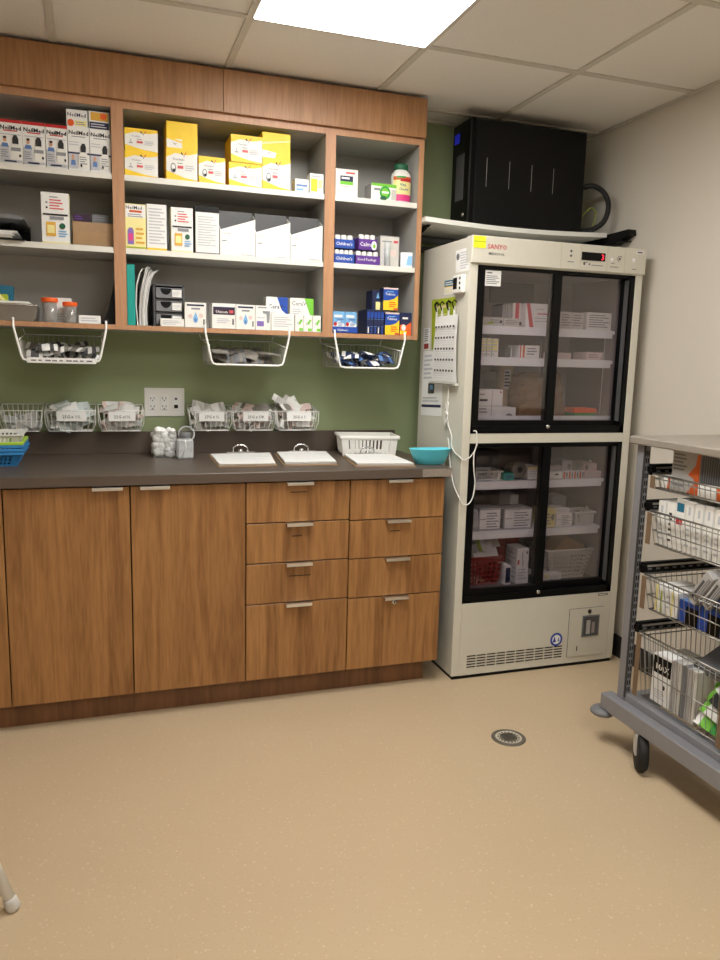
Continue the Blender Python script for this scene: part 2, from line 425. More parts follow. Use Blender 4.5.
# ------------------------------------------------------------------ wall cabinets
YU = 3.0744; ZS = (1.986, 1.724, 1.4415)     # shelf tops, top to bottom
ZU0, ZU1 = 1.4235, 2.241
def wall_unit(label, x0, x1, right_end=False, left_end=False):
    t = thing('wall_cabinet', label, 'cabinet', (x0, YU, ZU0)); w = x1-x0; H = ZU1-ZU0; D = YW-YU-.001
    b = MB(); g = M['melamine']
    b.box(0, .020, .002, D, 0, H, g); b.box(w-.020, w, .002, D, 0, H, M['wood'] if right_end else g)
    if right_end: b.box(w-.0215, w-.02, .004, D-.012, .02, H-.03, g)
    b.box(.02, w-.02, D-.012, D, .0, H, g); b.box(.02, w-.02, .002, D-.012, 0, .0178, g); b.box(.02, w-.02, .002, D-.012, H-.026, H, g)
    b.build('carcass', t)
    e = MB(); E = M['edge']
    e.box(0, .0205, 0, .003, 0, H, E); e.box(w-.022, w, 0, .003, 0, H, E); e.box(.02, w-.02, 0, .003, 0, .0176, E); e.box(.02, w-.02, 0, .003, H-.026, H, E)
    e.build('edge_band', t)
    for z in ZS[:2]:
        s = MB(); s.box(.021, w-.023, .004, D-.013, z-.02-ZU0, z-ZU0, g); s.box(.021, w-.023, .0025, .004, z-.0202-ZU0, z+.0002-ZU0, M['melamine_edge']); s.build('shelf', t)
    return t
wall_unit('open wall cabinet at the left with sinus rinse cartons on its top shelf', -.7297, .0834)
wall_unit('wide open wall cabinet in the middle with yellow cartons on its top shelf', .0834, .8954)
wall_unit('narrow open wall cabinet at the right end next to the fridge', .8954, 1.2979, True)
for i, (a, b) in enumerate(((-.73, .4655), (.4668, 1.2973))):
    c = MB(); c.cbox(a, b, 3.056, 3.374, 2.2412, 2.394, M['wood_crown'], .0012); struct(c.build('trim_%d' % (i+2)))

# ------------------------------------------------------------------ cartons
def carton(label, x0, x1, z0, h, yf, d, base='white', deco=(), ldeco=(), rdeco=(), group=None, rz=0, name='carton', cat='box', top=None, tilt=0, side=None):
    w = x1-x0
    b = MB(); b.cbox(-w/2, w/2, -d/2, d/2, 0, h, M[base], .0009)
    b.deco(deco, (-w/2, -d/2, 0), (w, 0, 0), (0, 0, h), (0, -1, 0))
    if side:
        b.deco([('r', .01, .01, .99, .99, side)], (-w/2, d/2, 0), (0, -d, 0), (0, 0, h), (-1, 0, 0)); b.deco([('r', .01, .01, .99, .99, side)], (w/2, -d/2, 0), (0, d, 0), (0, 0, h), (1, 0, 0))
    if ldeco: b.deco(ldeco, (-w/2, d/2, 0), (0, -d, 0), (0, 0, h), (-1, 0, 0), lift=.0009)
    if rdeco: b.deco(rdeco, (w/2, -d/2, 0), (0, d, 0), (0, 0, h), (1, 0, 0), lift=.0009)
    if top: b.deco([('r', .01, .01, .99, .99, top)], (-w/2, -d/2, h), (w, 0, 0), (0, d, 0), (0, 0, 1))
    o = b.build(name, None, ((x0+x1)/2, yf+d/2, z0), (0, tilt, rz))
    return tag(o, label, cat, group)
Z1, Z2, Z3 = (z+.0006 for z in ZS)

# --- left cabinet, top shelf: sinus rinse cartons
neilA = [('r', 0, 0, 1, 1, 'paper'), ('r', 0, .93, 1, 1, 'red'), ('t', 'NeilMed', .05, .77, .11, 'ink', .9), ('t', 'NeilMed', .062, .772, .11, 'ink', .9), ('r', .2, .74, .8, .765, 'red'), ('r', .06, .66, .94, .68, 'inkl'),
         ('r', .02, .1, .42, .42, 'inkl'), ('e', .24, .55, .075, .06, 'skin'), ('e', .24, .595, .078, .03, 'ink'), ('p', [(.08, .38), (.12, .47), (.36, .47), (.40, .38)], 'bluem'), ('r', .02, .05, .98, .1, 'inkl'), ('l', .06, .14, .38, .33, 4, 'inkg'),
         ('p', [(.50, .12), (.50, .4), (.56, .46), (.86, .46), (.92, .4), (.92, .12)], 'white'), ('p', [(.57, .46), (.57, .58), (.64, .66), (.76, .66), (.83, .58), (.83, .46)], 'ink'), ('r', .50, .30, .92, .38, 'inkg'), ('e', .88, .2, .05, .035, 'ink'), ('r', .2, .05, .72, .085, 'navy')]
for i, (a, b) in enumerate(((-.315, -.238), (-.239, -.163), (-.163, -.089))):
    carton(('leftmost', 'middle', 'rightmost')[i]+' of three red-topped white sinus rinse cartons on the top left shelf', a+.001, b-.001, Z1, .149, 3.09, .1, 'paper', neilA, rdeco=[('r', 0, 0, 1, 1, 'inkl')], top='pinkred', group='red-topped sinus rinse cartons')
neilB = [('r', 0, 0, 1, 1, 'paper'), ('t', 'NeilMed', .05, .82, .12, 'ink', .9), ('t', 'NeilMed', .062, .822, .12, 'ink', .9), ('r', .18, .77, .82, .79, 'inkg'), ('r', .06, .64, .5, .66, 'inkl'), ('r', .06, .58, .5, .6, 'inkl'), ('r', 0, .38, 1, .42, 'navy'), ('r', .02, .05, .45, .38, 'inkl'), ('e', .22, .3, .07, .06, 'skin'), ('p', [(.12, .12), (.14, .24), (.32, .24), (.34, .12)], 'bluem'),
         ('p', [(.5, .08), (.5, .36), (.58, .43), (.84, .43), (.92, .36), (.92, .08)], 'white'), ('p', [(.6, .43), (.58, .55), (.66, .63), (.78, .63), (.84, .55), (.82, .43)], 'ink'), ('l', .54, .14, .88, .34, 4, 'inkg'), ('e', .6, .12, .05, .035, 'ink')]
for i, (a, b) in enumerate(((-.089, -.014), (-.014, .06))):
    carton(('left', 'right')[i]+' white sinus bottle carton in the lower row by the cabinet divider', a+.001, b-.001, Z1, .15, 3.09, .12, 'paper', neilB)
carton('small white and orange sinus carton stacked at the left by the divider', -.091, -.019, Z1+.1505, .061, 3.1, .1, 'paper', [('t', 'NeilMed', .06, .6, .28, 'navy', .86), ('e', .2, .25, .16, .2, 'orange'), ('r', .4, .1, .95, .4, 'yellowp'), ('l', .45, .14, .9, .36, 2, 'inkg')])
carton('small white and gold carton stacked upside down against the divider', -.015, .057, Z1+.1505, .063, 3.1, .1, 'paper', [('r', .03, .05, .97, .42, 'navy'), ('r', .1, .5, .95, .95, 'gold'), ('e', .7, .75, .16, .18, 'orange'), ('l', .1, .1, .9, .36, 2, 'inkl')])

# --- left cabinet, middle shelf
nback = [('r', .0, 0, 1, .03, 'yellowp'), ('r', .3, .9, .6, .92, 'inkg'), ('l', .3, .66, .8, .88, 4, 'pinkred'), ('e', .2, .70, .04, .02, 'ink'), ('e', .2, .8, .04, .02, 'inkg'), ('r', .06, .55, .94, .585, 'ink'), ('r', .3, .47, .8, .53, 'inkg'), ('r', .16, .14, .5, .42, 'gold'), ('r', .2, .2, .46, .36, 'yellowp'), ('e', .74, .35, .11, .06, 'dgreen'), ('l', .6, .12, .94, .27, 3, 'bluel')]
carton('white carton with a bottle picture standing alone on the left middle shelf', -.186, -.091, Z2, .178, 3.088, .07, 'paper', nback, rdeco=[('r', 0, 0, 1, 1, 'yellowp')], top='paper')
t = thing('cardboard_tray', 'low brown cardboard tray holding dark sleeves on the left middle shelf', 'box', (-.009, 3.155, Z2))
b = MB()
for a in ((-.075, .075, -.055, -.052, 0, .086), (-.075, .075, .062, .065, 0, .086), (-.075, -.072, -.055, .065, 0, .086), (.072, .075, -.055, .065, 0, .086), (-.075, .075, -.055, .065, 0, .003)): b.box(*a, M['card'])
b.deco([('l', .05, .1, .95, .6, 7, 'kraft')], (-.075, -.055, 0), (.15, 0, 0), (0, 0, .086), (0, -1, 0)); b.build('tray', t)
carton('dark plum sleeve standing inside the brown cardboard tray', -.08, -.018, Z2+.004, .112, 3.115, .05, 'plum', [('l', .1, .8, .6, .95, 2, 'purple')])
carton('grey card sleeve standing inside the brown cardboard tray', -.014, .046, Z2+.004, .116, 3.125, .05, 'mgrey', [('l', .1, .8, .9, .95, 2, 'inkg')])
# black letter tray
t = thing('letter_tray', 'black open letter tray with papers on the left middle shelf', 'tray', (-.392, 3.20, Z2))
b = MB(); B = M['black']
b.box(-.15, .15, -.14, .14, 0, .004, B); b.box(-.15, .15, .136, .14, 0, .085, B); b.box(-.15, -.146, -.13, .14, 0, .085, B); b.box(.1, .104, -.05, .14, 0, .07, B)
b.build('tray_shell', t); b = MB(); b.prism([(-.15, .076), (.142, .070), (.15, .074), (.12, .085), (-.15, .089)], -.145, .14, M['mgrey']); b.build('tray_lid', t)
b = MB()
for i in range(9): b.box(-.15+random.uniform(-.002, .002), .115+random.uniform(-.01, .012), -.139, .12, .006+i*.0028, .0082+i*.0028, M['paper' if i > 3 else 'paper2'])
tag(b.build('paper_stack', None, (-.392, 3.20, Z2)), 'thick stack of white sheets inside the black letter tray', 'paper')

# --- left cabinet, bottom shelf
t = thing('steel_pan', 'stainless steel instrument pan under a white lid on the lower left shelf', 'pan', (-.345, 3.165, Z3))
b = MB(); b.prism([(-.12, .008), (-.105, 0), (.118, 0), (.128, .012), (.134, .058), (-.134, .058), (-.128, .02)], -.08, .1, M['steel']); b.tube([(.134, -.083, .057), (.134, .103, .057), (-.134, .103, .057), (-.134, -.083, .057)], .003, M['chrome'], closed=True); b.build('pan', t, bevel=.002)
b = MB(); b.cbox(-.134, .108, -.082, .1, .0605, .070, M['white'], .003); b.build('lid', t)
carton('yellow-green packet lying on the white pan lid', -.37, -.315, Z3+.0712, .024, 3.12, .05, 'limed', [('p', [(.2, .9), (.6, .95), (.95, .1), (.7, .1)], 'yellowp')], name='packet', cat='packet')
carton('dark teal carton standing behind the steel pan on the pan lid', -.40, -.302, Z3+.0712, .062, 3.19, .03, 'tealb', [('r', .05, .1, .6, .4, 'lime')], tilt=R(4))
def cup(label, x, y, r, h, sw, g='specimen cups'):
    t = thing('specimen_cup', label, 'cup', (x, y, Z3), R(random.uniform(0, 90)), g)
    b = MB(); b.lathe([(0, .001), (r*.86, .001), (r*.9, .003), (r, h-.012), (r*.97, h-.012), (r*.86, .004), (0, .004)], (0, 0, 0), M['cupplastic'], 24); b.build('cup_body', t)
    b = MB(); b.lathe([(r*1.06, h-.016), (r*1.1, h-.013), (r*1.1, h-.003), (r*1.04, h), (0, h)], (0, 0, 0), M['orange'], 24)
    for k in range(18):
        an = 2*PI*k/18; b.box(r*1.08, r*1.12, -.0015, .0015, h-.014, h-.003, M['orange'], rot=Matrix.Rotation(an, 3, 'Z'), c=(0, 0, h-.008))
    b.build('lid', t)
    if sw:
        b = MB(); b.tube([(-.012, 0, .012), (.01, .002, h-.024)], .0075, M['mgrey'], 8); b.build('cup_insert', t)
    return t
cup('larger clear specimen cup with an orange lid beside the steel pan', -.1705, 3.118, .0265, .089, False)
cup('smaller clear specimen cup with an orange lid and dark insert', -.1, 3.112, .0235, .077, True)
carton('plain white carton behind the orange-lidded specimen cups', -.176, -.096, Z3, .093, 3.152, .06, 'paper', [('l', .1, .1, .9, .4, 3, 'inkl')])
carton('low open white carton right of the smaller specimen cup', -.07, .008, Z3, .03, 3.10, .09, 'paper', [('l', .1, .2, .9, .8, 2, 'inkl')], tilt=0)
b = MB(); b.prism([(-.008, .0), (.0425, 0), (.0425, .17), (.036, .128), (.018, .055), (.0, .012)], -.11, .11, M['black']); tag(b.build('folder', None, (.018, 3.205, Z3)), 'black folder leaning on the divider of the left wall cabinet', 'folder')

# --- middle cabinet, top shelf: yellow test strip cartons
def fly(u, v, s=.075):
    return [('p', [(u, v), (u-s, v+s*1.6), (u-s*1.3, v+s*.6)], 'ink'), ('p', [(u, v), (u+s*1.3, v+s*2.2), (u+s*.9, v+s*.5)], 'oranged'), ('p', [(u-.004, v), (u+.01, v-s), (u+.02, v)], 'ink')]
def strips(meter):
    d = [('r', 0, 0, 1, 1, 'white'), ('p', [(0, 1), (1, 1), (1, .88), (.7, .80), (.3, .84), (0, .70)], 'yellow'), ('p', [(0, 0), (1, 0), (1, .05), (.6, .1), (.25, .2), (0, .28)], 'yellow')]
    d += fly(.56, .78); d += [('t', 'FreeStyle', .22, .60, .09, 'inkg', .42), ('r', .36, .37, .54, .46, 'pinkred'), ('r', .36, .52, .52, .545, 'inkg'), ('l', .6, .3, .92, .5, 3, 'inkl')]
    if meter: d += [('e', .22, .38, .09, .15, 'inkg'), ('e', .22, .41, .06, .08, 'white'), ('e', .24, .30, .05, .05, 'ink')]
    else: d += [('r', .16, .36, .2, .52, 'inkl'), ('r', .12, .34, .24, .37, 'inkg')]
    return d
def stripsw(meter=0): return dict(base='yellow', deco=strips(meter), top='yellow', side='yellow')
carton('yellow and white test strip carton, lower of the leftmost stacked pair', .107, .226, Z1, .089, 3.092, .12, **stripsw())
carton('yellow and white test strip carton, upper of the leftmost stacked pair', .109, .227, Z1+.0895, .082, 3.098, .115, **stripsw())
carton('tall yellow carton with a meter picture under the plain yellow carton', .257, .372, Z1, .117, 3.092, .13, **stripsw(1))
plainy = [('r', 0, 0, .5, .34, 'white'), ('p', [(0, .34), (0, .42), (.5, .26), (.5, .2)], 'yellow')]+fly(.27, .14, .04)
carton('mostly plain yellow carton topping the second stack from the left', .259, .374, Z1+.1175, .094, 3.096, .12, 'yellow', plainy)
carton('single low yellow meter carton right of the second stack', .377, .478, Z1, .098, 3.092, .11, **stripsw(1))
carton('small tan carton peeking out behind the low meter carton', .462, .486, Z1, .125, 3.205, .04, 'kraft')
carton('yellow test strip carton, lower of the stacked pair in the middle', .492, .62, Z1, .089, 3.092, .1, **stripsw())
carton('yellow test strip carton shifted left atop the middle pair', .499, .62, Z1+.0895, .1, 3.088, .15, **stripsw())
carton('yellow carton with a meter picture, lower of the right stack', .6225, .7345, Z1, .119, 3.092, .13, **stripsw(1))
carton('yellow-topped carton, upper of the right stack', .622, .734, Z1+.1195, .094, 3.094, .12, 'yellow', [('p', [(0, 0), (.45, 0), (.5, .22), (0, .3)], 'white'), ('p', [(0, .5), (1, .7), (1, .76), (0, .58)], 'yellowp')]+fly(.25, .16, .04), side='yellow')
carton('small white and blue carton right of the yellow cartons', .754, .810, Z1, .052, 3.092, .05, 'paper', [('r', .1, .45, .9, .6, 'bluem'), ('r', .1, .72, .8, .8, 'inkl'), ('r', .1, .15, .6, .3, 'bluel')])
carton('small white and yellow carton at the right end of the top shelf', .815, .872, Z1, .078, 3.092, .05, 'paper', [('r', .08, .12, .55, .74, 'yellow'), ('r', .1, .82, .8, .9, 'inkl'), ('r', .6, .3, .9, .7, 'yellowp')])

# --- middle cabinet, middle shelf
carton('pale yellow sinus rinse carton with a purple bottle by the divider', .1045, .179, Z2, .163, 3.09, .08, 'yellowp', [('r', .02, .02, .98, .98, 'yellowp'), ('r', .02, .7, .98, .98, 'paper'), ('t', 'NeilMed', .04, .88, .075, 'ink', .92), ('r', .2, .81, .8, .86, 'oranged'), ('l', .12, .7, .9, .79, 2, 'inkg'), ('p', [(.1, .1), (.1, .4), (.17, .47), (.33, .47), (.4, .4), (.4, .1)], 'violet'), ('r', .14, .18, .36, .34, 'pink'), ('l', .5, .1, .92, .5, 4, 'gold'), ('r', .02, .02, .98, .05, 'limed')])
carton('white text-covered carton with a yellow foot, next to the pale yellow one', .1815, .2545, Z2, .168, 3.088, .08, 'paper', [('l', .1, .12, .92, .93, 12, 'inkl'), ('r', 0, 0, 1, .05, 'yellow')], side='paper2')
carton('white carton with a small bottle picture, third on the middle shelf', .271, .353, Z2, .164, 3.088, .07, 'paper', nback, side='yellowp')
t = carton('white text-covered carton with a black top beside the slanted bins', .362, .452, Z2, .176, 3.083, .09, 'white', [('r', 0, .87, 1, 1, 'black'), ('l', .1, .15, .9, .8, 12, 'inkl'), ('r', 0, 0, 1, .02, 'dgrey')], ldeco=[('r', 0, 0, 1, 1, 'dgrey')], top='black')
def bin_(x0, x1, label):
    w = x1-x0; t = thing('display_bin', label, 'bin', ((x0+x1)/2, 3.09, Z2), 0, 'slant-cut white cardboard bins'); h = .165
    b = MB(); b.prism([(-w/2, 0), (w/2, 0), (w/2, h*.86), (-w/2, h*.58)], 0, .0025, M['white'])
    b.deco([('r', .05, .50, .3, .51, 'inkg'), ('r', .05, .44, .28, .45, 'inkl'), ('r', .05, .32, .18, .345, 'inkg'), ('r', .02, .40, .98, .403, 'inkl'), ('r', .6, .03, .94, .04, 'inkg')], (-w/2, 0, 0), (w, 0, 0), (0, 0, h), (0, -1, 0)); b.build('front_panel', t)
    b = MB(); G = M['mgrey']; b.prism([(0, 0), (.2, 0), (.2, h), (.12, h), (.0025, h*.6)], -w/2, -w/2+.002, M['white'], 'x'); b.prism([(0, 0), (.2, 0), (.2, h), (.05, h), (.0025, h*.86)], w/2-.002, w/2, M['white'], 'x'); b.box(-w/2, w/2, 0, .2, 0, .002, M['white']); b.build('shell', t)
    b = MB(); b.box(-w/2+.004, w/2-.004, .05, .056, .002, h+.01, M['dgrey']); b.build('divider_card', t)
bin_(.457, .595, 'leftmost of the three white bins with slanted fronts on the middle shelf')
bin_(.597, .736, 'middle one of the three white bins with slanted fronts')
bin_(.738, .871, 'rightmost of the three white bins with slanted fronts, by the divider')

# --- middle cabinet, bottom shelf
carton('teal binder standing upright against the left divider', .1055, .134, Z3, .225, 3.085, .2, 'teal', [('r', .3, .1, .7, .9, 'teal')], name='binder', cat='binder')
b = MB()
for i in range(15):
    u = .0024*i; q = []
    prof = [(0, 0), (.001-.0002*i, .06), (.006, .12), (.016, .17), (.026+.0004*i, .205+.012*math.sin(i*.45)), (.030+.0011*i, .212+.009*math.sin(i*.45))] if i > 1 else [(-.002, 0), (-.008, .08), (-.004, .15), (.008, .195), (.018, .212), (.024, .214)]
    nn = len(prof)
    vs = [(u+x+e, y, z) for y in (.002*(i % 3), .19) for e in (0, .0021) for x, z in prof]
    fs = [(k, nn+k, nn+k+1, k+1) for k in range(nn-1)]+[(k, k+1, 2*nn+k+1, 2*nn+k) for k in range(nn-1)]+[(nn+k, 3*nn+k, 3*nn+k+1, nn+k+1) for k in range(nn-1)]+[(nn-1, 2*nn-1, 4*nn-1, 3*nn-1)]
    b.add(vs, fs, M[('paper', 'paper2', 'white', 'paper', 'greybox', 'paper', 'mgrey')[i % 7]])
tag(b.build('magazine_bundle', None, (.143, 3.088, Z3)), 'grey bundle of leaflets leaning beside the teal binder', 'papers')
t = thing('drawer_organizer', 'grey plastic drawer organizer with three labelled drawers beside the leaflets', 'organizer', (.262, 3.21, Z3))
b = MB(); b.box(-.058, .058, -.094, .1, .155, .162, M['dgrey']); b.box(.052, .058, -.094, .1, 0, .16, M['dgrey']); b.box(-.058, -.052, -.094, .1, 0, .16, M['dgrey'])
for k in range(3): b.box(-.052, .052, -.09, .1, .05*k, .05*k+.005, M['dgrey'])
b.box(-.052, .052, .094, .1, 0, .16, M['dgrey']); b.build('organizer_frame', t)
for k in range(3):
    z = .05*k+.008; b = MB(); b.cbox(-.05, .05, -.1, .09, z, z+.040, M['mgrey'], .002); dd = b.build('drawer', t)
    b = MB(); b.add([(-.012+.021*math.cos(PI+PI*j/10), -.1006, z+.037+.024*math.sin(PI+PI*j/10)) for j in range(11)], [tuple(range(11))], M['black']); b.build('finger_cutout', dd)
    b = MB(); b.box(.012, .047, -.1012, -.1, z+.006, z+.033, M['white']); b.deco([('l', .1, .2, .9, .8, 3, 'inkl')], (.012, -.1012, z+.006), (.035, 0, 0), (0, 0, .027), (0, -1, 0)); b.build('drawer_label', dd)
carton('low white carton lying in front of the drawer organizer', .226, .316, Z3, .03, 3.079, .03, 'white', [('l', .1, .2, .9, .8, 3, 'inkl')])
drop = [('r', .1, .86, .9, .93, 'navy'), ('l', 0.30, 0.68, 0.80, 0.83, 1, 'inkg'), ('p', [(.5, .62), (.38, .36), (.42, .22), (.5, .18), (.58, .22), (.62, .36)], 'bluel'), ('e', .5, .3, .06, .07, 'bluem'), ('r', .86, .12, .92, .34, 'ink'), ('e', .25, .45, .1, .09, 'sachetp'), ('e', .75, .48, .1, .09, 'sachetp')]
carton('square white carton with a blue drop, apart from the others', .319, .401, Z3, .095, 3.085, .08, 'white', drop, top='paper')
carton('white carton with a dark banner and white lettering on the bottom shelf', .424, .516, Z3, .097, 3.083, .09, 'white', [('r', .04, .55, .97, .86, 'plum'), ('r', .04, .80, .97, .86, 'navy'), ('t', 'Unisom', .16, .61, .13, 'white', .5), ('r', .72, .62, .9, .74, 'pinkred'), ('l', .2, .2, .8, .42, 3, 'inkl'), ('r', .86, .16, .92, .4, 'ink')], top='paper')
carton('square white carton with a blue drop, beside the dark-bannered carton', .518, .594, Z3, .096, 3.083, .08, 'white', drop, top='paper')
carton('white carton with a purple bottle picture beside the blue drop carton', .596, .658, Z3, .096, 3.083, .08, 'white', [('l', 0.15, 0.86, 0.85, 0.98, 1, 'inkg'), ('p', [(.1, .15), (.1, .6), (.3, .75), (.62, .6), (.62, .15)], 'paper'), ('r', .1, .15, .55, .36, 'violet'), ('p', [(.45, .78), (.95, .78), (.9, .3), (.75, .3), (.72, .66), (.5, .68)], 'inkg'), ('r', .1, .48, .6, .52, 'inkl')])
carton('white and blue skin cream carton standing behind a low white carton', .652, .742, Z3, .137, 3.145, .06, 'white', [('p', [(.5, 1), (1, 1), (1, .48), (.72, .62)], 'blue'), ('t', 'CeraVe', .1, .66, .13, 'navy', .8), ('p', [(.8, .6), (.92, .6), (.92, .76), (.8, .7)], 'blue'), ('l', .1, .3, .6, .56, 4, 'inkl')])
carton('low white carton in front of the blue cream carton', .6605, .7555, Z3, .067, 3.083, .05, 'white', [('l', .1, .2, .9, .85, 5, 'inkl')])
carton('white and green skin cream carton standing at the right divider', .752, .853, Z3, .137, 3.145, .06, 'white', [('p', [(.6, 1), (1, 1), (1, .45), (.88, .45)], 'lime'), ('t', 'CeraVe', .06, .78, .13, 'inkg', .86), ('l', .1, .5, .5, .7, 3, 'inkl'), ('r', .7, .8, .92, .9, 'lime')])
for i in range(3):
    a = .759+.037*i
    carton(('left', 'middle', 'right')[i]+' of three small white and green cartons before the green cream carton', a, a+.035, Z3, .066, 3.083, .035, 'white', [('t', 'C', .2, .4, .3, 'inkg', .3), ('p', [(.4, .5), (.7, .75), (.9, .7), (.6, .4)], 'lime'), ('r', .5, .04, .95, .2, 'lime')], group='three small green and white cartons')

# --- right cabinet
carton('white carton with a navy and green band on the narrow top shelf', .922, 1.016, Z1, .107, 3.09, .06, 'white', [('r', .2, .56, .78, .76, 'navy'), ('l', 0.26, 0.60, 0.70, 0.75, 1, 'white'), ('r', .2, .44, .78, .56, 'lime'), ('r', .45, .84, .86, .9, 'pinkred'), ('r', .2, .36, .6, .4, 'inkl'), ('e', .12, .2, .04, .04, 'inkl')])
t = carton('low green and white carton with a round green badge', 1.077, 1.187, Z1, .067, 3.095, .08, 'paper', [('p', [(0, 1), (1, 1), (1, .8), (0, .86)], 'lime'), ('e', .55, .48, .22, .4, 'greenb'), ('e', .55, .5, .15, .26, 'lime'), ('r', .42, .44, .7, .56, 'white'), ('e', .48, .14, .13, .16, 'dgreen'), ('l', 0.10, 0.50, 0.40, 0.80, 1, 'inkg'), ('r', .8, .1, 1, .7, 'paper2')], ldeco=[('r', 0, 0, 1, 1, 'greybox')], top='lime')
t = thing('vitamin_bottle', 'white bottle with a dark green cap and pink-footed label', 'bottle', (1.2215, 3.135, Z1))
b = MB(); b.lathe([(.034, 0), (.0385, .004), (.039, .108), (.036, .122), (.024, .134), (.022, .14)], (0, 0, 0), M['white'], 24, sx=1.1, sy=.9); b.build('bottle_body', t)
b = MB(); b.lathe([(.025, .136), (.027, .139), (.027, .157), (.024, .160), (0, .160)], (0, 0, 0), M['dgreen'], 24, sx=1.1, sy=.9)
b.build('cap', t)
def wraplabel(b, m, z0, z1, a0, a1, r=.0396, sx=1.1, sy=.9, n=12):
    vs = [];
    for z in (z0, z1):
        for k in range(n+1):
            an = a0+(a1-a0)*k/n; vs.append((r*math.cos(an)*sx, r*math.sin(an)*sy, z))
    b.add(vs, [(k, k+1, n+2+k, n+1+k) for k in range(n)], m, True)
b = MB(); wraplabel(b, M['yellowp'], .01, .106, R(205), R(325)); wraplabel(b, M['pink'], .008, .034, R(205), R(325), .0399); wraplabel(b, M['oranged'], .092, .106, R(205), R(325), .0399); wraplabel(b, M['red'], .086, .098, R(250), R(325), .0402); wraplabel(b, M['greenb'], .100, .107, R(230), R(280), .0404)
b.text('Vita', (-.019, -.037, .066), (1, .0, 0), (0, 0, 1), .013, M['tealb']); b.text('Chews', (-.022, -.0372, .05), (1, 0, 0), (0, 0, 1), .011, M['tealb']); b.build('bottle_label', t)
# blue and purple display trays of little white-capped bottles
def ctray(label, x0, x1, z, col, txt, n, yf=3.088, h=.036, paper=None):
    w = x1-x0; t = thing('bottle_tray', label, 'tray', ((x0+x1)/2, yf, z))
    b = MB(); m = M[col]; D = .075
    b.box(-w/2, w/2, 0, .002, 0, h, m); b.box(-w/2, w/2, D-.002, D, 0, h*1.25, m); b.box(-w/2, -w/2+.002, 0, D, 0, h*1.1, m); b.box(w/2-.002, w/2, 0, D, 0, h*1.1, m); b.box(-w/2, w/2, 0, D, 0, .002, m)
    b.deco([('t', txt, .08, .35, .38, 'white', .8)]+(paper or []), (-w/2, 0, 0), (w, 0, 0), (0, 0, h), (0, -1, 0)); b.build('tray', t)
    dx = (w-.008)/n
    for k in range(n):
        x = (x0+x1)/2-w/2+.004+dx*(k+.5)
        q = MB(); r = dx*.44
        q.lathe([(r*.95, 0), (r*.95, h+.002), (r*.7, h+.004)], (0, 0, 0), M[col], 12); bt = None
        tb = thing('pill_bottle', 'white-capped little bottle in the '+label.split(' with')[0], 'bottle', (x, yf+.002+r+.002, z+.0024), 0, 'bottles in '+label.split(' with')[0])
        q.build('bottle_body', tb); q = MB(); q.lathe([(r, h-.002), (r, h+.012), (r*.85, h+.016), (0, h+.016)], (0, 0, 0), M['white'], 14); q.build('cap', tb)
ctray('lower blue display tray with white script at the left', .921, 1.01, Z2, 'blue', "Children's", 4)
ctray('upper blue display tray with white script at the left', .921, 1.009, Z2+.0585, 'blue', "Children's", 3)
ctray('lower purple display tray with white script on the narrow shelf', 1.0125, 1.121, Z2, 'purple', 'Good Feelings', 4)
ctray('upper purple display tray with a white oval beside the blue tray', 1.024, 1.106, Z2+.0585, 'purple', ' ', 3, h=.044, paper=[('e', .82, .45, .16, .42, 'paper'), ('e', .84, .4, .07, .2, 'lime'), ('l', .1, .5, .6, .85, 2, 'violet'), ('r', .12, .15, .25, .4, 'violet'), ('r', .35, .15, .48, .4, 'violet')]) if False else ctray('upper purple display tray with a white oval beside the blue tray', 1.024, 1.106, Z2+.0585, 'purple', 'Calm', 3, h=.044, paper=[('e', .84, .45, .15, .42, 'paper'), ('e', .85, .4, .07, .2, 'lime')])
carton('grey and white carton behind the clear tube on the narrow middle shelf', 1.128, 1.214, Z2, .126, 3.11, .06, 'greybox', [('r', .03, .03, .97, .97, 'paper2'), ('r', .1, .8, .6, .84, 'inkg'), ('r', .7, .78, .92, .86, 'pinkred'), ('r', .55, .35, .85, .55, 'sachetp'), ('l', .12, .1, .5, .6, 4, 'inkl')])
t = thing('clear_tube', 'clear plastic tube standing before the grey carton', 'tube', (1.156, 3.096, Z2)); b = MB(); b.lathe([(.0, 0), (.012, 0), (.012, .098), (.0, .1)], (0, 0, 0), M['frost'], 16); b.build('tube_body', t)
b = MB(); b.box(-.024, .026, -.002, .002, 0, .065, M['frost']); b.prism([(-.002, .01), (.024, .01), (.024, .05), (.008, .05)], -.0032, -.0022, M['bluel']); tag(b.build('pouch', None, (1.244, 3.1, Z2), (R(-10), 0, R(-18))), 'clear pouch with a pale blue patch at the right cabinet end', 'pouch')
# light blue pair in a blue tray
t = thing('carton_tray', 'blue cardboard tray holding two light blue cartons', 'tray', (.974, 3.085, Z3))
b = MB(); b.box(-.056, .056, 0, .002, 0, .026, M['blue']); b.box(-.056, .056, .07, .072, 0, .03, M['blue']); b.box(-.056, -.054, 0, .072, 0, .03, M['blue']); b.box(.054, .056, 0, .072, 0, .03, M['blue']); b.box(-.056, .056, 0, .072, 0, .002, M['blue']); b.text("Children's", (-.035, -.0006, .008), (1, 0, 0), (0, 0, 1), .009, M['white']); b.build('tray', t)
for i in range(2):
    a = .9215+.0525*i
    carton(('left', 'right')[i]+' light blue carton with a red badge in the blue tray', a, a+.0505, Z3+.0025, .085, 3.088, .06, 'bluel', [('p', [(0, .3), (.5, .55), (1, .4), (1, 0), (0, 0)], 'paper'), ('r', .1, .72, .8, .84, 'white'), ('r', .3, .6, .9, .66, 'bluem'), ('e', .2, .4, .14, .1, 'red'), ('l', .45, .3, .9, .5, 3, 'bluem')], top='bluem')
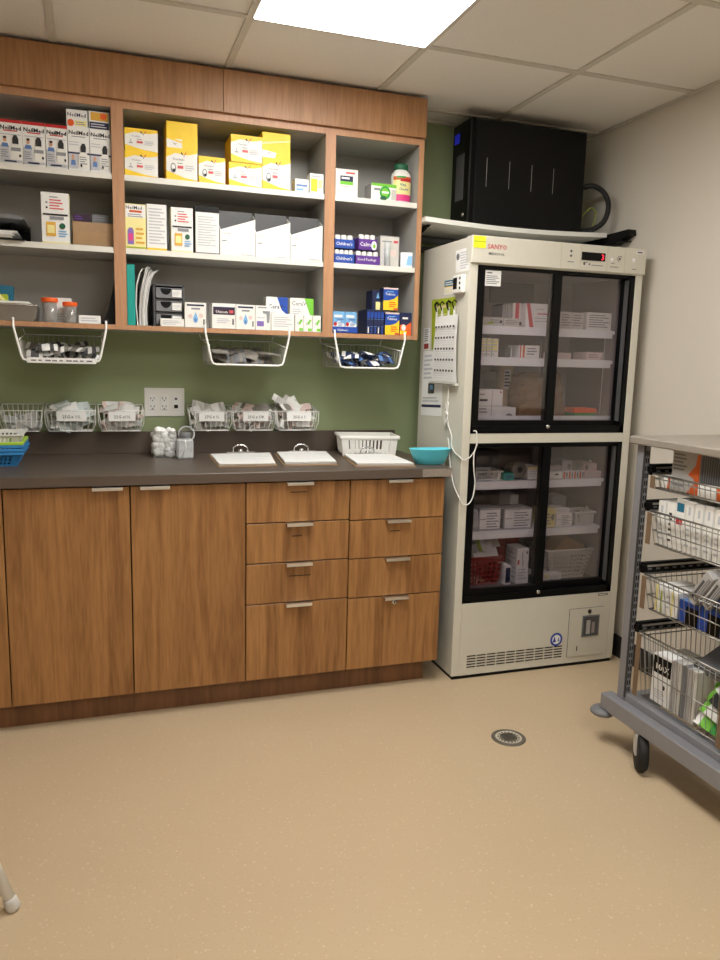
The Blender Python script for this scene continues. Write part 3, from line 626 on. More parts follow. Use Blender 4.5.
tyl = [('r', 0, 0, 1, 1, 'yellow'), ('p', [(0, .95), (1, .95), (1, .68), (.75, .52), (.4, .44), (0, .42)], 'blue'), ('r', 0, .93, 1, 1, 'sachetp'), ('t', 'Tukinus', .12, .66, .11, 'white', .8), ('r', .2, .8, .7, .84, 'bluel'), ('l', .4, .12, .9, .4, 3, 'orange'), ('r', .7, .0, 1, .1, 'oranged')]
for i in range(5):
    a = 1.071+.0155*i
    carton(('first', 'second', 'third', 'fourth', 'fifth')[i]+' dark blue carton edge from the left in the lower row', a, a+.015, Z3, .102, 3.09+.002*(i % 2), .12, 'navy', [('r', .1, .6, .9, .62, 'bluem'), ('r', .1, .3, .9, .32, 'bluem'), ('r', .3, .04, .6, .28, ('paper' if i in (0, 3) else 'blue')), ('r', .1, .66, .9, .9, 'blue')])
carton('blue and yellow carton, lower one facing front', 1.1515, 1.2155, Z3, .093, 3.085, .1, 'navy', tyl, top='sachetp')
carton('blue and yellow carton, upper one facing front', 1.141, 1.207, Z3+.1026, .0925, 3.087, .05, 'navy', tyl, top='sachetp')
carton('narrow navy carton with a yellow foot behind the upper blue and yellow one', 1.103, 1.139, Z3+.1026, .082, 3.12, .08, 'navy', [('r', .45, 0, 1, .42, 'yellowp'), ('p', [(.5, .6), (.7, .9), (.9, .6)], 'bluel')])
carton('navy and orange carton at the right end of the lower shelf', 1.22, 1.272, Z3, .095, 3.087, .08, 'navy', [('p', [(0, 0), (1, 0), (1, .6), (.5, .42), (.3, .5), (0, .45)], 'orange'), ('l', 0.20, 0.66, 0.80, 0.85, 1, 'white'), ('e', .32, .34, .2, .14, 'white'), ('r', .0, .05, .6, .2, 'yellow'), ('r', .55, .2, .95, .25, 'oranged')])

# ------------------------------------------------------------------ under-shelf wire baskets
def under_basket(label, xa, xb, zb, strip=False, mesh='wiresoft'):
    xc = (xa+xb)/2; w = (xb-xa)/2; t = thing('under_shelf_basket', label, 'basket', (xc, 3.075, zb), 0, 'wire baskets hung under the wall cabinets')
    H = ZU0-zb; wi = w-.027
    b = MB()
    pts = [(-w, 0, H+.03), (-w+.001, -.008, H-.004), (-wi-.004, -.006, .018), (-wi+.002, -.006, .004), (-wi+.018, -.006, 0), (wi-.018, -.006, 0), (wi-.002, -.006, .004), (wi+.004, -.006, .018), (w-.001, -.008, H-.004), (w, 0, H+.03)]
    b.tube(pts, .0042, M['wire'], 8); b.build('front_wire', t)
    b = MB(); m = M[mesh]; rw = .0016; D = .26
    for y in (0, D):
        z1 = .055 if y == 0 else .085
    n = 14
    for k in range(n+1):
        x = -wi+2*wi*k/n; b.tube([(x, -.004, .002), (x, .02, 0), (x, D-.02, 0), (x, D, .01), (x, D, .1)], rw, m, 4)
    for k in range(9):
        y = .004+D*k/9
        b.tube([(-wi-.010, y, .075), (-wi-.004, y, .02), (-wi+.012, y, 0), (wi-.012, y, 0), (wi+.004, y, .02), (wi+.010, y, .075)], rw, m, 4)
    b.tube([(-wi-.010, -.004, .075), (-wi-.010, D, .1), (wi+.010, D, .1), (wi+.010, -.004, .075)], .0024, M['wire'], 6)
    b.tube([(-wi-.010, D, .1), (-w+.01, D, H-.002)], .0024, M['wire'], 6); b.tube([(wi+.010, D, .1), (w-.01, D, H-.002)], .0024, M['wire'], 6)
    b.build('wire_mesh', t)
    if strip:
        b = MB(); b.box(-wi+.015, wi-.012, -.0125, -.0115, -.008, .012, M['paper']); b.deco([*[('r', .06+.1*k, .36, .06+.1*k+(.07, .05, .08)[k % 3], .6, 'mgrey') for k in range(9)]], (-wi+.015, -.0125, -.008), (2*wi-.027, 0, 0), (0, 0, .02), (0, -1, 0)); b.build('paper_label', t)
    return t, wi
def packet_mesh(w, h, mats, k):
    b = MB(); n = 5; amp = .0028*(k % 3+1)
    for s, off in ((0, 0), (1, .0014)):
        vs = []
        for i in range(n+1):
            u = i/n
            for j in range(3):
                vs.append((-w/2+w*u, -h/2+h*j/2, off+amp*math.sin(PI*u)+.0015*math.cos(3*j+u*5+k)))
        for i in range(n):
            for j in range(2):
                q = (i*3+j, (i+1)*3+j, (i+1)*3+j+1, i*3+j+1)
                b.add([vs[a] for a in q], [(0, 1, 2, 3) if s else (3, 2, 1, 0)], M[mats[1+(k+i) % (len(mats)-1)] if i in (0, 3) else mats[k % len(mats)]])
    return b
def fill(group, label, cat, name, box, n, size, mats, tilt, seed):
    rnd = random.Random(seed); protos = []
    for i in range(n):
        k = i % 3
        if k >= len(protos):
            o = packet_mesh(size[0], size[1], mats, k).build(name); protos.append(o)
        else:
            o = protos[k].copy(); COL.objects.link(o)
        x0, x1, y0, y1, z0, z1 = box; f = i/max(1, n-1)
        o.location = (x0+(x1-x0)*((i*.381+.17) % 1), rnd.uniform(y0, y1), z0+(z1-z0)*f*.9+rnd.uniform(0, .1)*(z1-z0))
        o.rotation_euler = (rnd.uniform(*tilt), rnd.uniform(-.35, .35), rnd.uniform(-.6, .6))
        tag(o, label, cat, group)
for lab, xa, xb, zb, strip, grp, mats in (
        ('wire basket hung under the left cabinet with a paper strip in front', -.294, .027, 1.300, True, 'left', ('sachetd', 'paper', 'dgrey', 'sachet')),
        ('wire basket hung under the middle cabinet full of silver sachets', .395, .733, 1.301, False, 'middle', ('sachetd', 'sachetd', 'mgrey', 'sachetd')),
        ('wire basket hung under the narrow right cabinet with blue and white packets', .925, 1.238, 1.300, False, 'right', ('sachetb', 'paper', 'sachetb', 'bluem'))):
    t, wi = under_basket(lab, xa, xb, zb, strip)
    xc = (xa+xb)/2
    fill('packets in the '+grp+' under-shelf basket', {'left': 'crinkled grey packet heaped in the basket under the left cabinet', 'middle': 'silver grey sachet lying in the basket under the middle cabinet', 'right': 'blue and white packet in the basket under the right cabinet'}[grp], 'packet', 'sachet',
         (xc-wi+.03, xc+wi-.03, 3.095, 3.28, zb+.008, zb+.056), 44, {'left': (.07, .04), 'middle': (.062, .052), 'right': (.08, .038)}[grp], mats, (.15, .8), len(lab))

# ------------------------------------------------------------------ wall mounted wire baskets
def wall_basket(label, xa, xb, text, first):
    xc = (xa+xb)/2; w = (xb-xa)/2; t = thing('wall_basket', label, 'basket', (xc, 3.26, 1.019), 0, 'small white wire baskets on the wall')
    b = MB(); m = M['wire']; D = .108; wb = w-.014; H = .083; HB = .102
    def rect(hx, y0, y1, z0, z1, r): b.tube([(-hx, y0, z0), (hx, y0, z0), (hx, y1, z1), (-hx, y1, z1)], r, m, 6, closed=True)
    rect(w, 0, D, H, HB, .0022); rect(wb, .008, D, .0, .0, .0018)
    b.tube([(-w+.006, .003, H*.5), (w-.006, .003, H*.5)], .0012, m, 4)
    n = 8
    for k in range(n+1):
        u = -1+2*k/n; b.tube([(w*u, 0, H), (w*u*.985, .003, H*.4), (wb*u, .010, 0), (wb*u, D, 0), (w*u, D, HB)], .0016, m, 4)
    for s in (-1, 1):
        for k in range(1, 4):
            y = D*k/4; b.tube([(s*w, y, H+(HB-H)*k/4), (s*wb, y, 0)], .0013, m, 4)
    for k in range(1, 4):
        y = D*k/4; b.tube([(-wb, y, 0), (wb, y, 0)], .0013, m, 4)
    b.build('wire_frame', t)
    if text:
        q = MB(); a, c = -w*.55, w*.62
        q.box(a, c, -.0035, -.0028, H-.041, H-.003, M['paper']); q.text(text, ((a+c)/2, -.0042, H-.030), (1, 0, 0), (0, 0, 1), .0125, M['dgrey'], maxw=(c-a)*.8, center=True); q.build('label_card', t)
    return t
WB = [(-.376, -.222, None, 'leftmost white wire wall basket, above the stacked coloured baskets', ('frost', 'sachet'), 'clear plastic packet in the leftmost wall basket'),
      (-.212, -.020, '25G x 1½', 'second white wire wall basket from the left, with a label card', ('sachett', 'paper', 'sachett'), 'pale blue and white packet in the second wall basket from the left'),
      (-.012, .168, '22G x1½', 'white wire wall basket immediately left of the outlet plate', ('paper', 'sachetp', 'paper'), 'white and pink packet in the basket left of the outlet plate'),
      (.352, .531, '27G x ½', 'white wire wall basket immediately right of the outlet plate', ('paper', 'sachet'), 'white packet in the basket right of the outlet plate'),
      (.537, .722, '25G x 5/8', 'white wire wall basket second from the right', ('paper', 'sachetp', 'sachetd'), 'pink-tinged packet in the second wall basket from the right'),
      (.728, .916, '25G x 1', 'rightmost white wire wall basket, with packets sticking out', ('sachetd', 'paper', 'sachetp'), 'grey and white packet in the rightmost wall basket')]
for i, (xa, xb, tx, lab, mats, plab) in enumerate(WB):
    wall_basket(lab, xa, xb, tx, i)
    fill(plab.split(' in the ')[1]+' packets', plab, 'packet', 'needle_packet', (xa+.038, xb-.038, 3.285, 3.345, 1.028, 1.122 if i else 1.07), 22 if i else 8, (.078, .036), mats, (.25, 1.35), 31+i)

fill('packets sticking up from the rightmost wall basket', 'grey and white packet sticking up out of the rightmost wall basket', 'packet', 'needle_packet', (.745, .83, 3.30, 3.345, 1.105, 1.145), 6, (.09, .03), ('sachetd', 'paper', 'sachet'), (1.1, 1.5), 77)
for o in [q for q in COL.objects if q.get('group') == 'packets sticking up from the rightmost wall basket']: o.rotation_euler.y = random.uniform(.5, 1.2)
# outlet plate
t = thing('outlet_plate', 'white three-gang outlet plate on the green wall', 'outlet', (.259, YW, 1.131))
b = MB(); b.cbox(-.084, .084, -.007, 0, -.060, .062, M['white'], .003); b.build('plate', t)
for k in range(3):
    x = -.05+.049*k; b = MB(); b.cbox(x-.0165, x+.0165, -.0095, -.007, -.034, .034, M['paper'], .001); r_ = b.build('receptacle', t)
    s = MB()
    if k < 2:
        for z in (.017, -.017):
            s.box(x-.008, x-.0055, -.0099, -.0095, z-.003, z+.006, M['gap']); s.box(x+.0055, x+.008, -.0099, -.0095, z-.003, z+.006, M['gap']); s.lathe([(.0028, 0), (0, .0004)], (x, -.0095, z-.008), M['gap'], 10, axis=Matrix.Rotation(R(90), 3, 'X'))
        if k == 0 or k == 1: s.box(x-.009, x+.009, -.0098, -.0095, -.031, -.029, M['mgrey'])
    else:
        s.box(x-.008, x+.008, -.0099, -.0095, -.024, -.009, M['black']); s.add([(x+.006*math.cos(j), -.0099, .016+.006*math.sin(j)) for j in (0, 1, 2.1, 3.1, 4.2, 5.2)], [(0, 1, 2, 3, 4, 5)], M['dgrey'])
    s.build('slots', r_)

# ------------------------------------------------------------------ things on the counter
ZK = .9156
def slot_basket(name, label, loc, w, d, h, m, taper=.86, slots=9, sd=7, rim=.012, group=None, rz=0, cat='basket'):
    """tapered plastic basket with upright slots"""
    t = thing(name, label, cat, loc, rz, group); b = MB(); mm = M[m]
    def P(u, v, z): s = taper+(1-taper)*z/h; return (u*w/2*s, v*d/2*s, z)
    def strip(a, c, z0, z1):   # wall piece between parameters
        th = .0022
        p = [P(*a, z0), P(*c, z0), P(*c, z1), P(*a, z1)]
        q = [(x*(1-th*2/w), y*(1-th*2/d), z) for x, y, z in p]
        b.add(p+q, [(0, 1, 2, 3), (7, 6, 5, 4), (0, 4, 5, 1), (3, 2, 6, 7), (0, 3, 7, 4), (1, 5, 6, 2)], mm)
    for A, B2, n in (((-1, -1), (1, -1), slots), ((1, -1), (1, 1), sd), ((1, 1), (-1, 1), slots), ((-1, 1), (-1, -1), sd)):
        L_ = lambda u: (A[0]+(B2[0]-A[0])*u, A[1]+(B2[1]-A[1])*u)
        strip(L_(0), L_(1), 0, h*.14); strip(L_(0), L_(1), h*.78, h)
        strip(L_(0), L_(.12), h*.14, h*.78); strip(L_(.88), L_(1), h*.14, h*.78)
        for k in range(1, n):
            u = .12+.76*k/n; e = .76/n*.21; strip(L_(u-e), L_(u+e), h*.14, h*.78)
    b.box(-w/2*taper, w/2*taper, -d/2*taper, d/2*taper, 0, .003, mm)
    b.build('basket_body', t)
    q = MB(); o = .007
    for a in ((-w/2-o, w/2+o, -d/2-o, -d/2+.002), (-w/2-o, w/2+o, d/2-.002, d/2+o), (-w/2-o, -w/2+.002, -d/2, d/2), (w/2-.002, w/2+o, -d/2, d/2)): q.cbox(*a, h-rim, h, mm, .002)
    q.build('rim', t); return t
for i, (m, lab) in enumerate((('pbluebasket', 'lowest blue plastic basket of the nested stack on the counter'), ('pbluebasket', 'second blue plastic basket from below in the nested stack'), ('pbluebasket', 'third blue plastic basket from below in the nested stack'), ('pgreenbasket', 'lime green plastic basket between the blue ones and the white one'), ('pbasket', 'white plastic basket on top of the nested coloured stack'))):
    z = ZK+(.0, .013, .026, .037, .056)[i]
    slot_basket('plastic_basket', lab, (-.396+(.004 if i == 1 else 0), 3.112, z), .235, .215, .053 if i < 4 else .062, m, taper=.84, slots=12, sd=9, rim=.011 if i < 4 else .006, group='nested plastic baskets' if i < 3 else None)
slot_basket('plastic_basket', 'white slotted plastic basket by the backsplash behind the clipboard', (1.126, 3.212, ZK), .254, .17, .090, 'white', taper=.92, slots=11, sd=6, rim=.014, rz=R(-9))

# cotton jar
t = thing('cotton_jar', 'clear square jar filled with cotton balls on the counter', 'jar', (.245, 3.235, ZK))
b = MB()
for a in ((-.047, .047, -.045, -.043, 0, .108), (-.047, .047, .043, .045, 0, .108), (-.047, -.045, -.045, .045, 0, .108), (.045, .047, -.045, .045, 0, .108), (-.047, .047, -.045, .045, 0, .004)): b.box(*a, M['clear'])
b.build('jar_body', t)
b = MB(); b.tube([(-.048, -.046, .108), (.048, -.046, .108), (.048, .046, .108), (-.048, .046, .108)], .002, M['clear'], 6, closed=True); b.build('jar_rim', t)
rnd = random.Random(5); cb = None; ci = 0
for lev in range(6):
    for gxk in range(4):
        for gyk in range(3):
            if lev < 4 and gyk == 1 and 0 < gxk < 3: continue
            if lev == 5 and rnd.random() < .45: continue
            p = (.245-.031+.0207*gxk+.004*(lev % 2)-.002+rnd.uniform(-.0075, .0075), 3.235-.0255+.0255*gyk+rnd.uniform(-.003, .003), ZK+.018+.0175*lev+rnd.uniform(-.006, .006))
            if cb is None:
                b = MB(); vs = []; n1, n2 = 7, 10; r0 = .0142
                b.lathe([(r0*math.sin(PI*i/n1)*(1+.1*math.sin(i*2.1)), -r0*math.cos(PI*i/n1)) for i in range(n1+1)], (0, 0, 0), M['cotton'], n2); o = cb = b.build('cotton_ball')
            else: o = cb.copy(); COL.objects.link(o)
            o.location = p; o.rotation_euler = (rnd.uniform(0, 6), rnd.uniform(0, 6), 0); s = rnd.uniform(.92, 1.18); o.scale = (s, s, s*.92)
            tag(o, 'white cotton ball in the clear jar on the counter', 'cotton ball', 'cotton balls in the jar')
b = MB(); b.tube([(.032*math.cos(2*PI*k/24), .032*math.sin(2*PI*k/24), .004) for k in range(24)], .003, M['frost'], 6, closed=True); b.prism([(.031*math.cos(2*PI*k/24), .031*math.sin(2*PI*k/24)) for k in range(24)], .0035, .0045, M['clear'], 'z'); tag(b.build('jar_lid', None, (.336, 3.236, ZK+.092), (R(72), 0, 0)), 'round clear lid propped up behind the spray bottle', 'lid')
t = thing('squeeze_bottle', 'clear square bottle with a grey cap in front of the cotton jar', 'bottle', (.321, 3.158, ZK))
b = MB(); b.cbox(-.0325, .0325, -.026, .026, 0, .081, M['frost'], .007); b.lathe([(.024, .081), (.020, .086)], (0, 0, 0), M['frost'], 16); b.build('bottle_body', t)
b = MB(); b.lathe([(.022, .085), (.023, .087), (.023, .104), (.021, .107)], (0, 0, 0), M['mgrey'], 20); b.build('cap', t)
b = MB(); b.tube([(0, -.0262, .08), (.002, -.0265, .05), (-.014, -.0265, .008)], .0022, M['paper'], 6); b.build('dip_tube', t)

def clipboard(label, plab, corners, extra=0):
    # corners front-left, front-right, back-right, back-left on the counter
    fl, fr, br, bl = [Vector(c) for c in corners]
    c = (fl+fr+br+bl)/4; fl, fr, br, bl = [c+(q-c)*1.0 for q in (fl, fr, br, bl)]
    c = (fl+fr+br+bl)/4; t = thing('clipboard', label, 'clipboard', (c.x, c.y, ZK))
    def P(u, v): return fl*(1-u)*(1-v)+fr*u*(1-v)+br*u*v+bl*(1-u)*v
    def slab(b, u0, u1, v0, v1, z0, z1, m, dx=0):
        q = [P(u0, v0), P(u1, v0), P(u1, v1), P(u0, v1)]
        b.add([(p.x-c.x+dx, p.y-c.y, z) for z in (z0, z1) for p in q], [(3, 2, 1, 0), (4, 5, 6, 7), (0, 1, 5, 4), (1, 2, 6, 5), (2, 3, 7, 6), (3, 0, 4, 7)], m)
    b = MB(); slab(b, 0, 1, 0, 1, 0, .0032, M['card']); b.build('board', t)
    m = P(.5, .965)-c; b = MB(); S = M['chrome']
    b.box(m.x-.06, m.x+.06, m.y-.014, m.y+.012, .0135+.002*extra, .0165+.002*extra, S); b.box(m.x-.055, m.x+.055, m.y+.008, m.y+.012, .003, .0165+.002*extra, S); b.tube([(m.x-.032, m.y, .016), (m.x-.03, m.y+.004, .034), (m.x-.012, m.y+.006, .044), (m.x+.012, m.y+.006, .044), (m.x+.03, m.y+.004, .034), (m.x+.032, m.y, .016)], .0035, S, 8); b.lathe([(.012, .016), (.012, .024), (.006, .028), (0, .028)], (m.x, m.y, 0), S, 14)
    b.build('clip', t)
    b = MB(); rn = random.Random(len(label)); n = 6+3*extra
    for k in range(n):
        e = rn.uniform(-.004, .004); slab(b, .03+e, .97+e, .025+e*2, .93, .0035+.0013*k, .0046+.0013*k, M['paper' if k > 1 else 'paper2'], rn.uniform(-.002, .002))
    z = .0046+.0013*(n-1)
    for k in range(9): slab(b, .1, .9-.1*(k % 3), .12+.075*k, .125+.075*k, z, z+.0002, M['inkl'])
    tag(b.build('paper_stack', None, (c.x, c.y, ZK)), plab, 'paper')
clipboard('brown clipboard left of the other two on the counter', 'white sheets on the leftmost clipboard', ((.418, 2.888, 0), (.645, 2.884, 0), (.700, 3.25, 0), (.426, 3.235, 0)))
clipboard('brown clipboard in the middle of three on the counter', 'thick pad of white sheets on the middle clipboard', ((.672, 2.886, 0), (.893, 2.882, 0), (.948, 3.235, 0), (.714, 3.24, 0)), 1)
clipboard('brown clipboard nearest the blue basin on the counter', 'white sheets on the clipboard in front of the white basket', ((.945, 2.818, 0), (1.190, 2.784, 0), (1.205, 3.10, 0), (.985, 3.125, 0)), 1)
# kidney basin
t = None; b = MB(); n = 36
def kid(r, z, s):
    out = []
    for k in range(n):
        a = 2*PI*k/n; x = math.cos(a)*.093*s; y = math.sin(a)*.050*s
        y += .022*s*(1-(x/(.093*s))**2)*(-1 if True else 1) if math.sin(a) > 0 else -.008*s*(1-(x/(.093*s))**2)
        out.append((x, y, z))
    return out
rings = [kid(1, .0, .60), kid(1, .004, .68), kid(1, .035, .86), kid(1, .060, .97), kid(1, .063, 1.0), kid(1, .0655, 1.0), kid(1, .0655, .965), kid(1, .035, .83), kid(1, .006, .64)]
vs = [p for r_ in rings for p in r_]; fs = []
for i in range(len(rings)-1):
    for k in range(n): fs.append((i*n+k, i*n+(k+1) % n, (i+1)*n+(k+1) % n, (i+1)*n+k))
fs += [tuple(range(n))[::-1], tuple((len(rings)-1)*n+k for k in range(n))]
b.add(vs, fs, M['turq'], True); tag(b.build('kidney_basin', None, (1.284, 2.862, ZK), (0, 0, R(0))), 'turquoise plastic kidney basin at the right end of the counter', 'basin')

# ------------------------------------------------------------------ medical fridge
FX0, FX1, FY, FYB = 1.376, 2.187, 2.759, 3.22
t = thing('medical_fridge', 'tall cream pharmacy refrigerator with four sliding glass doors', 'refrigerator', (0, 0, 0))
C_ = M['cream']; b = MB()
b.cbox(FX0, FX0+.035, FY, FYB, .016, 1.818, C_, .002); b.cbox(FX1-.035, FX1, FY, FYB, .016, 1.818, C_, .002)
b.box(FX0+.035, FX1-.035, FYB-.02, FYB, .016, 1.818, C_); b.box(FX0+.035, FX1-.035, FY+.001, FYB-.02, 1.713, 1.8175, C_)
b.box(FX0+.035, FX1-.035, FY, FYB-.02, 1.0105, 1.049, C_)
b.box(FX0+.035, FX1-.035, FY, FYB-.02, .0162, .333, C_); b.build('fridge_body', t)
b = MB(); b.box(FX0+.006, FX1-.006, FY+.006, FYB, 0, .016, M['black']); b.build('fridge_base', t)
# interior liner
b = MB(); li = M['liner']; ld = M['liner_d']
for z0, z1 in ((.37, 1.0105), (1.085, 1.713)):
    b.box(FX0+.035, FX0+.055, FY+.075, FYB-.02, z0, z1, li); b.box(FX1-.055, FX1-.035, FY+.075, FYB-.02, z0, z1, li); b.box(FX0+.055, FX1-.055, FYB-.035, FYB-.02, z0, z1, li); b.box(FX0+.055, FX1-.055, FY+.075, FYB-.035, z1-.008, z1, li)
b.box(FX0+.035, FX1-.035, FY+.075, FYB-.02, .333, .372, ld); b.box(FX0+.035, FX1-.035, FY+.075, FYB-.02, 1.049, 1.1, ld)
b.build('liner', t)
b = MB(); b.box(1.69, 1.915, FYB-.05, FYB-.035, 1.605, 1.70, M['liner_d'])
for k in range(8): b.box(1.70, 1.905, FYB-.052, FYB-.05, 1.613+.011*k, 1.618+.011*k, M['dgrey'])
b.build('cooling_grille', t)
# header
b = MB(); hy = FY-.012; b.cbox(FX0-.001, FX1+.001, hy, FY+.04, 1.717, 1.8215, C_, .003)
for x in (1.774, 1.866, 1.994, 2.08): b.box(x-.0008, x+.0008, hy-.0006, hy+.001, 1.722, 1.818, M['cream_d'])
hd = b.build('header_panel', t)
b = MB(); b.text('SANYO', (1.441, hy-.0008, 1.773), (1, 0, 0), (0, 0, 1), .023, M['red'], maxw=.085)
vs, fs, w_ = text_geo('SANYO')
b.text('MEDICOOL', (1.447, hy-.0008, 1.7505), (1, 0, 0), (0, 0, 1), .0115, M['ink'], maxw=.07); b.build('brand_lettering', hd)
b = MB(); b.box(1.87, 1.982, hy-.003, hy, 1.759, 1.791, M['black']); dp = b.build('display', hd)
b = MB(); b.text('3', (1.964, hy-.0034, 1.763), (1, 0, 0), (0, 0, 1), .023, M['led']); b.build('display_digit', dp)
b = MB()
for x, z, m in ((1.82, 1.79, 'dgrey'), (1.82, 1.772, 'dgrey'), (1.885, 1.744, 'dgrey'), (1.91, 1.744, 'inkg'), (2.018, 1.768, 'paper'), (2.055, 1.774, 'dgrey'), (2.125, 1.772, 'paper')):
    b.lathe([(.008 if m == 'paper' else .005, 0), (.006 if m == 'paper' else .004, .002), (0, .002)], (x, hy, z), M[m], 12, axis=Matrix.Rotation(R(90), 3, 'X'))
for x0, x1, z in ((1.805, 1.835, 1.748), (1.88, 1.9, 1.75), (1.92, 1.975, 1.741), (2.01, 2.05, 1.74), (2.12, 2.14, 1.737), (2.015, 2.03, 1.754)): b.box(x0, x1, hy-.0006, hy, z-.0015, z+.0015, M['mgrey'])
b.tube([(2.055+.011*math.cos(a*.5), hy-.001, 1.774+.011*math.sin(a*.5)) for a in range(1, 10)], .0012, M['dgrey'], 5)
b.build('control_buttons', hd)
b = MB(); b.box(2.135, 2.172, hy-.0008, hy, 1.800, 1.812, M['paper']); b.box(2.14, 2.167, hy-.0012, hy-.0008, 1.8035, 1.8085, M['ink']); b.build('number_plate', hd)
# shelves
def fshelf(z, parent=t):
    s = MB(); s.box(FX0+.058, FX1-.058, FY+.082, FYB-.06, z-.016, z-.002, M['shelfrail'])
    o = s.build('shelf', parent)
    q = MB(); q.box(FX0+.085, FX1-.074, FY+.075, FY+.081, z-.034, z, M['shelfrail']); q.build('price_rail', o)
for z in (1.486, 1.359): fshelf(z)
for z in (.838, .622): fshelf(z)
s = MB(); s.box(FX0+.085, FX1-.045, FY+.0745, FY+.08, 1.1002, 1.117, M['shelfrail']); s.build('price_rail', t)
s = MB()
for z in (.97, .755, .535): s.tube([(2.128, 2.95, z-.07), (2.118, 2.93, z-.07)], .006, M['paper'], 8)
s.tube([(2.125, 2.9, 1.49), (2.125, 2.9, 1.12)], .002, M['paper'], 5); s.tube([(1.97, 3.17, 1.44), (1.97, 3.17, 1.13)], .002, M['paper'], 5); s.build('shelf_clips', t)
# doors: left pair runs on the front track
def gdoor(label, x0, x1, z0, z1, y, gx0, gx1, gz0, gz1, lock=None):
    b = MB(); K = M['black']; th = .02
    b.box(x0, gx0, y, y+th, z0, z1, K); b.box(gx1, x1, y, y+th, z0, z1, K); b.box(gx0, gx1, y, y+th, z0, gz0, K); b.box(gx0, gx1, y, y+th, gz1, z1, K)
    o = b.build('door', t); o['label'] = label
    b = MB(); b.box(gx0, gx1, y+.008, y+.012, gz0, gz1, M['glass']); b.build('glass_pane', o)
    if lock:
        b = MB(); b.lathe([(.009, 0), (.009, .004), (.006, .007), (0, .007)], (lock[0], y, lock[1]), M['chrome'], 16, axis=Matrix.Rotation(R(90), 3, 'X')); b.build('door_lock', o)
    return o
Y1, Y2 = FY+.006, FY+.030
gdoor('upper left glass door', 1.412, 1.799, 1.05, 1.7125, Y1, 1.446, 1.763, 1.103, 1.699, (1.773, 1.077))
gdoor('upper right glass door', 1.765, 2.151, 1.05, 1.7125, Y2, 1.795, 2.116, 1.100, 1.699)
gdoor('lower left glass door', 1.412, 1.799, .334, 1.0100, Y1, 1.447, 1.763, .390, .992, (1.778, .358))
gdoor('lower right glass door', 1.765, 2.151, .334, 1.0100, Y2, 1.795, 2.117, .392, .987)
b = MB()
for z0, z1 in ((1.05, 1.7125), (.334, 1.0100)):
    b.box(FX0+.035, 2.1505, FY+.002, FY+.0055, z1-.008, z1, M['black']); b.box(FX0+.035, 2.1505, FY+.002, FY+.0055, z0, z0+.03, M['black']); b.box(2.13, 2.1515, FY+.002, FY+.028, z0, z1, M['black']); b.box(FX0+.035, 1.42, FY+.002, FY+.0055, z0, z1, M['black'])
    b.box(1.765, 2.151, FY+.006, FY+.029, z1-.010, z1, M['black']); b.box(1.80, 2.151, FY+.006, FY+.029, z0, z0+.028, M['black'])
    b.box(2.121, 2.1235, FY+.004, FY+.03, z0+.05, z1-.02, M['dgrey'])
b.build('door_track', t)
# lower service panel
b = MB(); y = FY
for r_ in range(5):
    for k in range(10):
        x = 1.446+.0475*k; z = .051+.0122*r_; b.box(x, x+.0415, y-.0008, y+.002, z-.0024, z+.0024, M['black'])
b.build('vent_slots', t)
b = MB(); x0, x1, z0, z1 = 1.943, 2.118, .045, .266
b.box(x0, x1, y-.0035, y, z0, z1, M['cream'])
for a in ((x0-.0015, x0, z0, z1), (x1, x1+.0015, z0, z1), (x0, x1, z1, z1+.0015), (x0, x1, z0-.0015, z0)): b.box(a[0], a[1], y-.001, y+.001, a[2], a[3], M['gap'])
rd = b.build('recorder_door', t)
b = MB(); b.box(2.01, 2.098, y-.0065, y-.0034, .134, .232, M['mgrey']); b.box(2.016, 2.092, y-.0072, y-.0064, .14, .226, M['dgrey']); b.box(2.03, 2.05, y-.0078, y-.0071, .146, .21, M['greybox']); b.box(2.058, 2.074, y-.0078, y-.0071, .15, .2, M['liner']); b.build('recorder_window', rd)
b = MB(); b.lathe([(.010, 0), (.008, .003), (0, .003)], (2.045, y-.0035, .250), M['gap'], 12, axis=Matrix.Rotation(R(90), 3, 'X')); b.prism([(2.037, .25), (2.053, .25), (2.045, .238)], y-.0055, y-.0035, M['gap']); b.build('latch', rd)
b = MB(); b.box(1.988, 1.992, y-.0045, y-.0034, .070, .092, M['gap']); b.build('key_slot', rd)
b = MB()
def disc(b, x, z, r, yy, m, n=24): b.add([(x+r*math.cos(2*PI*j/n), yy, z+r*math.sin(2*PI*j/n)) for j in range(n)], [tuple(range(n))], M[m])
disc(b, 1.883, .133, .031, y-.0006, 'blue'); disc(b, 1.883, .133, .0215, y-.0009, 'paper')
b.add([(1.872+q[0], y-.0012, .133+q[1]) for q in ((-.008, -.012), (.010, -.012), (.001, .016))], [(0, 1, 2)], M['blue']); b.add([(1.893+q[0]*.7, y-.0012, .133+q[1]*.8) for q in ((-.006, -.012), (.010, -.012), (.001, .016))], [(0, 1, 2)], M['bluem']); b.build('round_emblem', t)
b = MB(); b.box(2.085, 2.135, y-.0008, y, .318, .328, M['liner_d']); b.box(2.09, 2.128, y-.0012, y-.0008, .3215, .3245, M['paper']); b.build('maker_plate', t)

